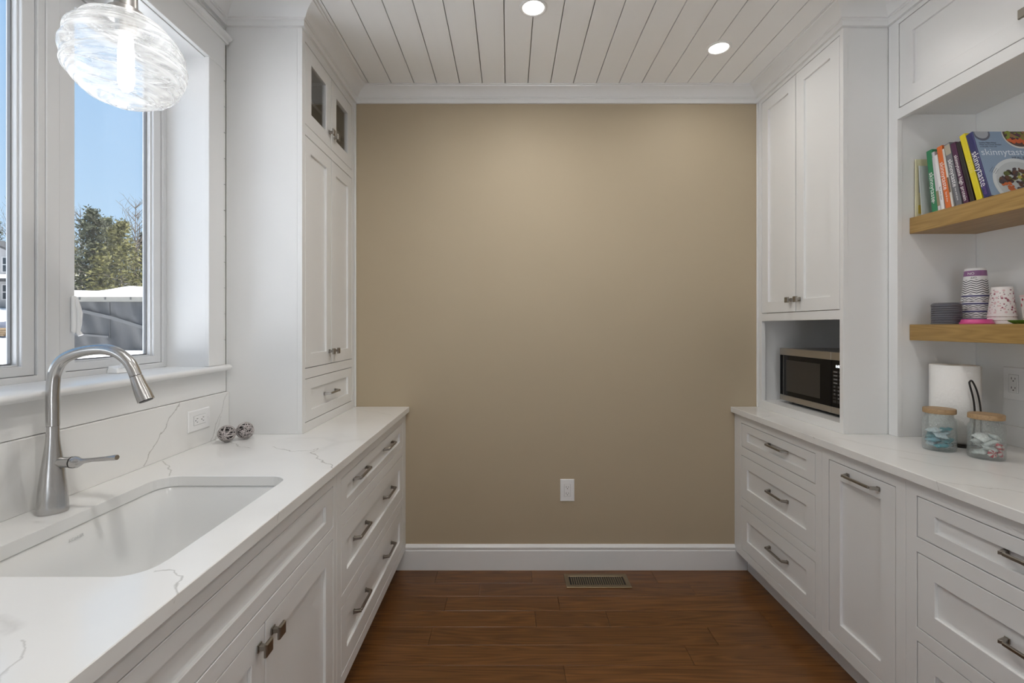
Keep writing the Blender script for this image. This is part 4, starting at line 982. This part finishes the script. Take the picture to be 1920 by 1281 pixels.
# ------------------------------------------------------------------ the garden and street beyond the window
SNOW = mat('snow', (.86, .88, .92), .7, bump=(.8, .5, .2))
def ground(r):
    P = [(0, -.45), (14, -.4), (31, .18), (43, .62), (65, 3.0), (90, 5.0), (400, 9)]
    for (a, za), (b, zb) in zip(P, P[1:]):
        if r <= b: return za + (zb - za) * (r - a) / (b - a)
    return 9
def gz(x, y): return ground(math.hypot(x, y))
m = MB(); NA, rs = 40, [0, 5, 10, 14, 18, 22, 26, 31, 37, 43, 50, 57, 65, 76, 90, 130, 200]
vs = []; fs = []
for r_ in rs:
    for i in range(NA):
        a = 2 * PI * i / NA; x, y = r_ * math.cos(a), r_ * math.sin(a)
        vs.append((x, y, ground(r_) + (.10 * noise.noise(Vector((x * .4, y * .4, 0))) if r_ > 10 else 0)))
for k in range(len(rs) - 1):
    for i in range(NA): j = (i + 1) % NA; fs.append((k * NA + i, k * NA + j, (k + 1) * NA + j, (k + 1) * NA + i))
o = m.add(vs, fs).build('ground', SNOW, smooth=True, angle=80, base=(0, 0, -.45)); tag(o, 'snow-covered ground outside the window', 'snow', kind='structure')

# carport with a grey tarpaulin front and snow on its roof
TARP = mat('grey_tarpaulin', (.028, .029, .032), .55); TBAND = mat('pale_tarpaulin_band', (.055, .055, .057), .55); FASC = mat('cream_fascia', (.13, .125, .11), .6)
KY, kx0, kx1 = 24.0, -23.7, -15.6
kb = min(gz(-21, 24), gz(-17, 24)) - .05
t = thing('carport', ((kx0 + kx1) / 2, KY + 2, kb), 'grey tarpaulin carport with a thick layer of snow on its roof', 'carport')
n = 90; m = MB(); vs = []
for j in range(13):
    z = kb + (2.60 - kb) * j / 12
    for i in range(n + 1):
        x = kx0 + (kx1 - kx0) * i / n; y = KY + .10 * noise.noise(Vector((x * 1.1 + z * .8, z * .5, 2))) + .05 * math.sin(x * 7 + z * 2.2)
        vs.append((x, y, z))
m.add(vs, [(j * (n + 1) + i, j * (n + 1) + i + 1, (j + 1) * (n + 1) + i + 1, (j + 1) * (n + 1) + i) for j in range(12) for i in range(n)])
tp = m.build('tarpaulin', TARP, t, smooth=True, angle=80)
def strip(pts, w_, nm):
    m = MB()
    for (x0_, z0_), (x1_, z1_) in zip(pts, pts[1:]): m.hexa([(x0_, KY - .16, z0_ - w_), (x1_, KY - .16, z1_ - w_), (x1_, KY - .13, z1_ - w_), (x0_, KY - .13, z0_ - w_), (x0_, KY - .16, z0_ + w_), (x1_, KY - .16, z1_ + w_), (x1_, KY - .13, z1_ + w_), (x0_, KY - .13, z0_ + w_)])
    m.build(nm, TBAND, tp)
strip([(-22.6, 2.18), (-21.2, 2.10), (-19.9, 1.80), (-18.2, 1.28), (-16.5, .95)], .085, 'reinforcing_band')
strip([(-22.6, .98), (-21.4, .95), (-20.0, .84)], .05, 'reinforcing_band')
box('seam', mat('dark_seam', (.012, .012, .013), .6), (-19.97, -19.93, KY - .15, KY - .12, kb + .7, 2.58), tp)
box('fascia', FASC, (kx0, kx1, KY - .2, KY - .12, 2.60, 2.84), t)
for i in range(6): box('roof_clip', SLOT, (kx0 + 1.0 + i * 1.27, kx0 + 1.07 + i * 1.27, KY - .22, KY - .2, 2.70, 2.90), t)
box('back_panel', TARP, (kx0, kx1, KY + 4, KY + 4.1, kb, 2.6), t); box('side_panel', TARP, (kx1 - .08, kx1, KY + .2, KY + 4, kb, 2.6), t); box('side_panel', TARP, (kx0, kx0 + .08, KY + .2, KY + 4, kb, 2.6), t)
vs = []; nx, ny = 60, 10
for j in range(ny + 1):
    for i in range(nx + 1):
        x = kx0 - .1 + (kx1 - kx0 + .2) * i / nx; y = KY - .28 + 4.6 * j / ny
        h_ = .36 + .24 * math.exp(-((x + 19.55) / 1.1) ** 2) + .12 * noise.noise(Vector((x * .5, y * .4, 7)))
        e = min(1, (j + .35) / 1.6, (ny - j + .3) / 1.6); vs.append((x, y, 2.84 + h_ * e))
vs += [(x, y, 2.842) for x, y, z in vs]; q = (nx + 1) * (ny + 1)
fs = [(j * (nx + 1) + i, j * (nx + 1) + i + 1, (j + 1) * (nx + 1) + i + 1, (j + 1) * (nx + 1) + i) for j in range(ny) for i in range(nx)]
fs += [tuple(a + q for a in f_) for f_ in fs]
per = [i for i in range(nx + 1)] + [j * (nx + 1) + nx for j in range(1, ny + 1)] + [ny * (nx + 1) + i for i in range(nx - 1, -1, -1)] + [j * (nx + 1) for j in range(ny - 1, 0, -1)]
fs += [(per[i], per[(i + 1) % len(per)], q + per[(i + 1) % len(per)], q + per[i]) for i in range(len(per))]
MB().add(vs, fs).build('roof_snow', SNOW, t, smooth=True, angle=60)

# trees
BARK = mat('grey_bark', (.06, .048, .038), .9); NEED = [mat('dark_pine_needles', (.020, .025, .009), .8), mat('yellow_green_needles', (.060, .056, .010), .8), mat('olive_needles', (.036, .042, .013), .8)]
def branch_pts(p, d, ln, rr, k=4, wob=.18, lift=.0):
    pts = [Vector(p)]; d = Vector(d).normalized()
    for i in range(k):
        d = (d + Vector((rr.uniform(-wob, wob), rr.uniform(-wob, wob), rr.uniform(-wob, wob) + lift))).normalized(); pts.append(pts[-1] + d * ln / k)
    return pts
def evergreen(seed, H, R, needles):
    """pine: straight trunk, whorled branches, sprays of needle cards with real spread"""
    rr = random.Random(seed); wood_ = MB(); lf = MB()
    wood_.tube([(0, 0, -.4), (.05, 0, H * .4), (0, .06, H * .75), (0, 0, H)], [H * .013, H * .010, H * .006, .01], 7)
    z = H * .16
    while z < H * .985:
        f_ = (z / H - .16) / .84; r_ = R * (1 - f_) ** .75 * rr.uniform(.65, 1.1) + .15
        for b in range(rr.randint(5, 7)):
            a = rr.uniform(0, 6.28); d = Vector((math.cos(a), math.sin(a), rr.uniform(.05, .45)))
            pts = branch_pts((0, 0, z), d, r_, rr, 4, .16, .03); wood_.tube(pts, [H * .0028, H * .002, H * .0015, H * .001, .004], 4, caps=False)
            for i in range(1, 5):
                for s_ in range(9 if f_ > .12 else 6):
                    p = pts[i] + Vector((rr.gauss(0, .28), rr.gauss(0, .28), rr.gauss(.05, .22))) * (.5 + .35 * r_)
                    u = Vector((rr.uniform(-1, 1), rr.uniform(-1, 1), rr.uniform(-.4, .9))).normalized(); v = u.cross(Vector((rr.uniform(-1, 1), rr.uniform(-1, 1), rr.uniform(-1, 1)))).normalized()
                    l_ = rr.uniform(.16, .34); w_ = l_ * .28
                    lf.add([p - v * w_, p + u * l_ * .6 - v * w_ * .4, p + u * l_, p + v * w_], [(0, 1, 2, 3)])
        z += H * rr.uniform(.028, .045)
    t = thing('pine_tree', (0, 0, 0), '', 'tree', 'trees beyond the carport'); wood_.build('trunk', BARK, t, smooth=True); tag(lf.build('foliage', needles, t), kind='stuff')
    return t
def bare(seed, H):
    rr = random.Random(seed); m = MB()
    m.tube([(0, 0, -.4), (.1, 0, H * .3), (.05, .1, H * .65), (.1, .1, H)], [H * .009, H * .007, H * .004, .008], 6)
    for i in range(26):
        z = H * rr.uniform(.35, .95); a = rr.uniform(0, 6.28); d = Vector((math.cos(a), math.sin(a), rr.uniform(.7, 1.6))); ln_ = (H - z) * .55 + .7
        pts = branch_pts((.07, .05, z), d, ln_, rr, 5, .15); m.tube(pts, [.035, .028, .02, .014, .010, .005], 4, caps=False)
        for p in pts[1:]:
            a = rr.uniform(0, 6.28); m.tube(branch_pts(p, (math.cos(a), math.sin(a), 1.1), ln_ * .35, rr, 3, .2), [.012, .009, .007, .004], 3, caps=False)
    t = thing('bare_tree', (0, 0, 0), '', 'tree', 'trees beyond the carport'); m.build('branches', BARK, t, smooth=True); return t
trees = [evergreen(1, 9.4, 2.1, NEED[0]), evergreen(2, 8.8, 2.4, NEED[1]), evergreen(3, 9.2, 2.2, NEED[2]), bare(5, 10.5)]
def plant(k, px, y, s_, rot, label, first=[0] * 4):
    x = px * y; o = trees[k] if not first[k] else copy_tree(trees[k]); first[k] = 1
    o.location = (x, y, gz(x, y) - .1); o.scale = (s_, s_, s_); o.rotation_euler = (0, 0, rot); o['label'] = label
plant(0, -.872, 39, 1.00, 0, 'tall dark pine behind the carport, leftmost in the right pane')
plant(1, -.813, 38, .97, 1, 'yellow-green pine in the middle behind the carport')
plant(2, -.842, 43, .98, 2, 'olive pine between the dark and the yellow-green ones')
plant(0, -.762, 44, .86, 3, 'dark pine at the right edge of the right pane')
plant(3, -.786, 40, 1.02, 0, 'bare leafless tree right of the yellow-green pine')
plant(3, -.776, 42, .95, 2, 'second bare tree, close to the window frame')
plant(3, -.895, 41, .92, 4, 'bare tree half hidden by the window lock side')
plant(0, -1.085, 52, 1.0, 2, 'dark pine beside the house in the left pane')
plant(3, -1.045, 50, 1.05, 1, 'bare tree in front of the left house roof')
plant(2, -.72, 41, 1.0, 4, 'olive pine to the right of the carport')
plant(1, -.93, 46, .95, 5, 'yellow-green pine behind the mullion')
plant(0, -.98, 45, 1.0, 1, 'dark pine between the two houses')
plant(2, -.67, 44, .9, 1, 'olive pine furthest right beyond the wall')

plant(0, -1.22, 50, 1.05, .5, 'dark pine left of the white house')
plant(2, -1.36, 46, 1.0, 2.2, 'olive pine further left of the white house')
plant(1, -1.55, 44, .95, 1.4, 'yellow-green pine far left beyond the snow field')
plant(3, -1.47, 42, 1.0, 3, 'bare tree far left beyond the snow field')
plant(0, -1.80, 40, 1.0, 4, 'dark pine seen through the nearest casement')
plant(2, -2.15, 36, 1.0, 5, 'olive pine seen through the nearest casement')

# houses
SID = mat('pale_grey_siding', (.20, .20, .205), .7); ROOF = mat('dark_shingles', (.02, .02, .022), .8); WGL = mat('dark_house_glass', (.02, .025, .03), .15); GSID = mat('grey_shingles', (.07, .07, .07), .8); HTR = mat('house_trim', (.30, .30, .30), .6)
def gable_house(x, y, w_, d_, hw, hr, label, siding, roofm, porch=True, rz=0):
    zb = gz(x, y) - .3
    t = thing('house', (x, y, zb), label, 'house'); OFF[t.name] = Vector((0, 0, 0)); t.rotation_euler = (0, 0, rz)
    MB().prism([(-w_ / 2, 0), (w_ / 2, 0), (w_ / 2, hw), (0, hw + hr), (-w_ / 2, hw)], 0, d_, lambda p, q, a: (p, a, q)).build('wall', siding, t)
    for s_ in (-1, 1):
        k = .25; m = MB().hexa([(s_ * (w_ / 2 + k), -.3, hw - k * hr / (w_ / 2)), (0, -.3, hw + hr), (0, d_ + .3, hw + hr), (s_ * (w_ / 2 + k), d_ + .3, hw - k * hr / (w_ / 2)), (s_ * (w_ / 2 + k), -.3, hw - k * hr / (w_ / 2) + .2), (0, -.3, hw + hr + .22), (0, d_ + .3, hw + hr + .22), (s_ * (w_ / 2 + k), d_ + .3, hw - k * hr / (w_ / 2) + .2)]); m.build('roof', roofm, t)
    for zz in ((1.0, 3.6) if hw > 4 else (1.0,)):
        for xx in (-w_ * .30, 0, w_ * .30):
            f_ = box('window', HTR, (xx - .55, xx + .55, -.08, -.002, zz, zz + 1.5), t)
            for a in (-.24, .24):
                for b in (.40, 1.10): box('pane', WGL, (xx + a - .2, xx + a + .2, -.10, -.081, zz + b - .3, zz + b + .3), f_)
    if porch:
        box('porch_roof', ROOF, (-w_ / 2 - .2, w_ / 2 + .2, -2.0, -.11, 2.75, 2.9), t); box('porch_snow', SNOW, (-w_ / 2 - .2, w_ / 2 + .2, -2.0, -.12, 2.902, 3.25), t)
        for xx in (-w_ / 2 + .1, 0.6, w_ / 2 - .1): box('porch_post', HTR, (xx - .1, xx + .1, -1.9, -1.7, 0, 2.749), t)
    return t
gable_house(-49.6, 45, 7.2, 8, 5.0, 1.7, 'white two-storey house with a gable and snowy porch in the left pane', SID, ROOF, rz=.15)
gable_house(-45.0, 58, 7.0, 9, 2.6, 1.9, 'low house with a grey gable roof behind the pines', SID, GSID, False, rz=.5)
gable_house(-56.5, 62, 7, 8, 3.2, 1.6, 'white house with a black roof edge behind the leftmost pine', SID, ROOF, False, rz=.3)
# covered pile in the snow
pz = gz(-32.0, 30.2)
t = thing('lumber_pile', (-32.0, 30.2, pz), 'snowy heap of lumber under a dark sheet in the left pane', 'lumber pile')
vs = []; m = MB()
for j in range(9):
    for i in range(17):
        u, v = i / 8 - 1, j / 4 - 1; e = max(0, (1 - u * u) * (1 - v * v)) ** .4
        vs.append((-32.0 + 1.6 * u, 30.4 + .8 * v, pz - .05 + 1.0 * e + .12 * noise.noise(Vector((u * 4, v * 4, 3)))))
m.add(vs, [(j * 17 + i, j * 17 + i + 1, (j + 1) * 17 + i + 1, (j + 1) * 17 + i) for j in range(8) for i in range(16)])
m.build('sheet', mat('blue_grey_sheet', (.06, .065, .085), .5), t, smooth=True, angle=50)
for i in range(4): MB().tube([(-33.2 + .1 * i, 29.55 - .02 * i, pz + .10 + .11 * i), (-31.2 + .1 * i, 29.55 - .02 * i, pz + .12 + .11 * i)], .09, 8).build('log', mat('tan_log', (.12, .08, .04), .8), t)
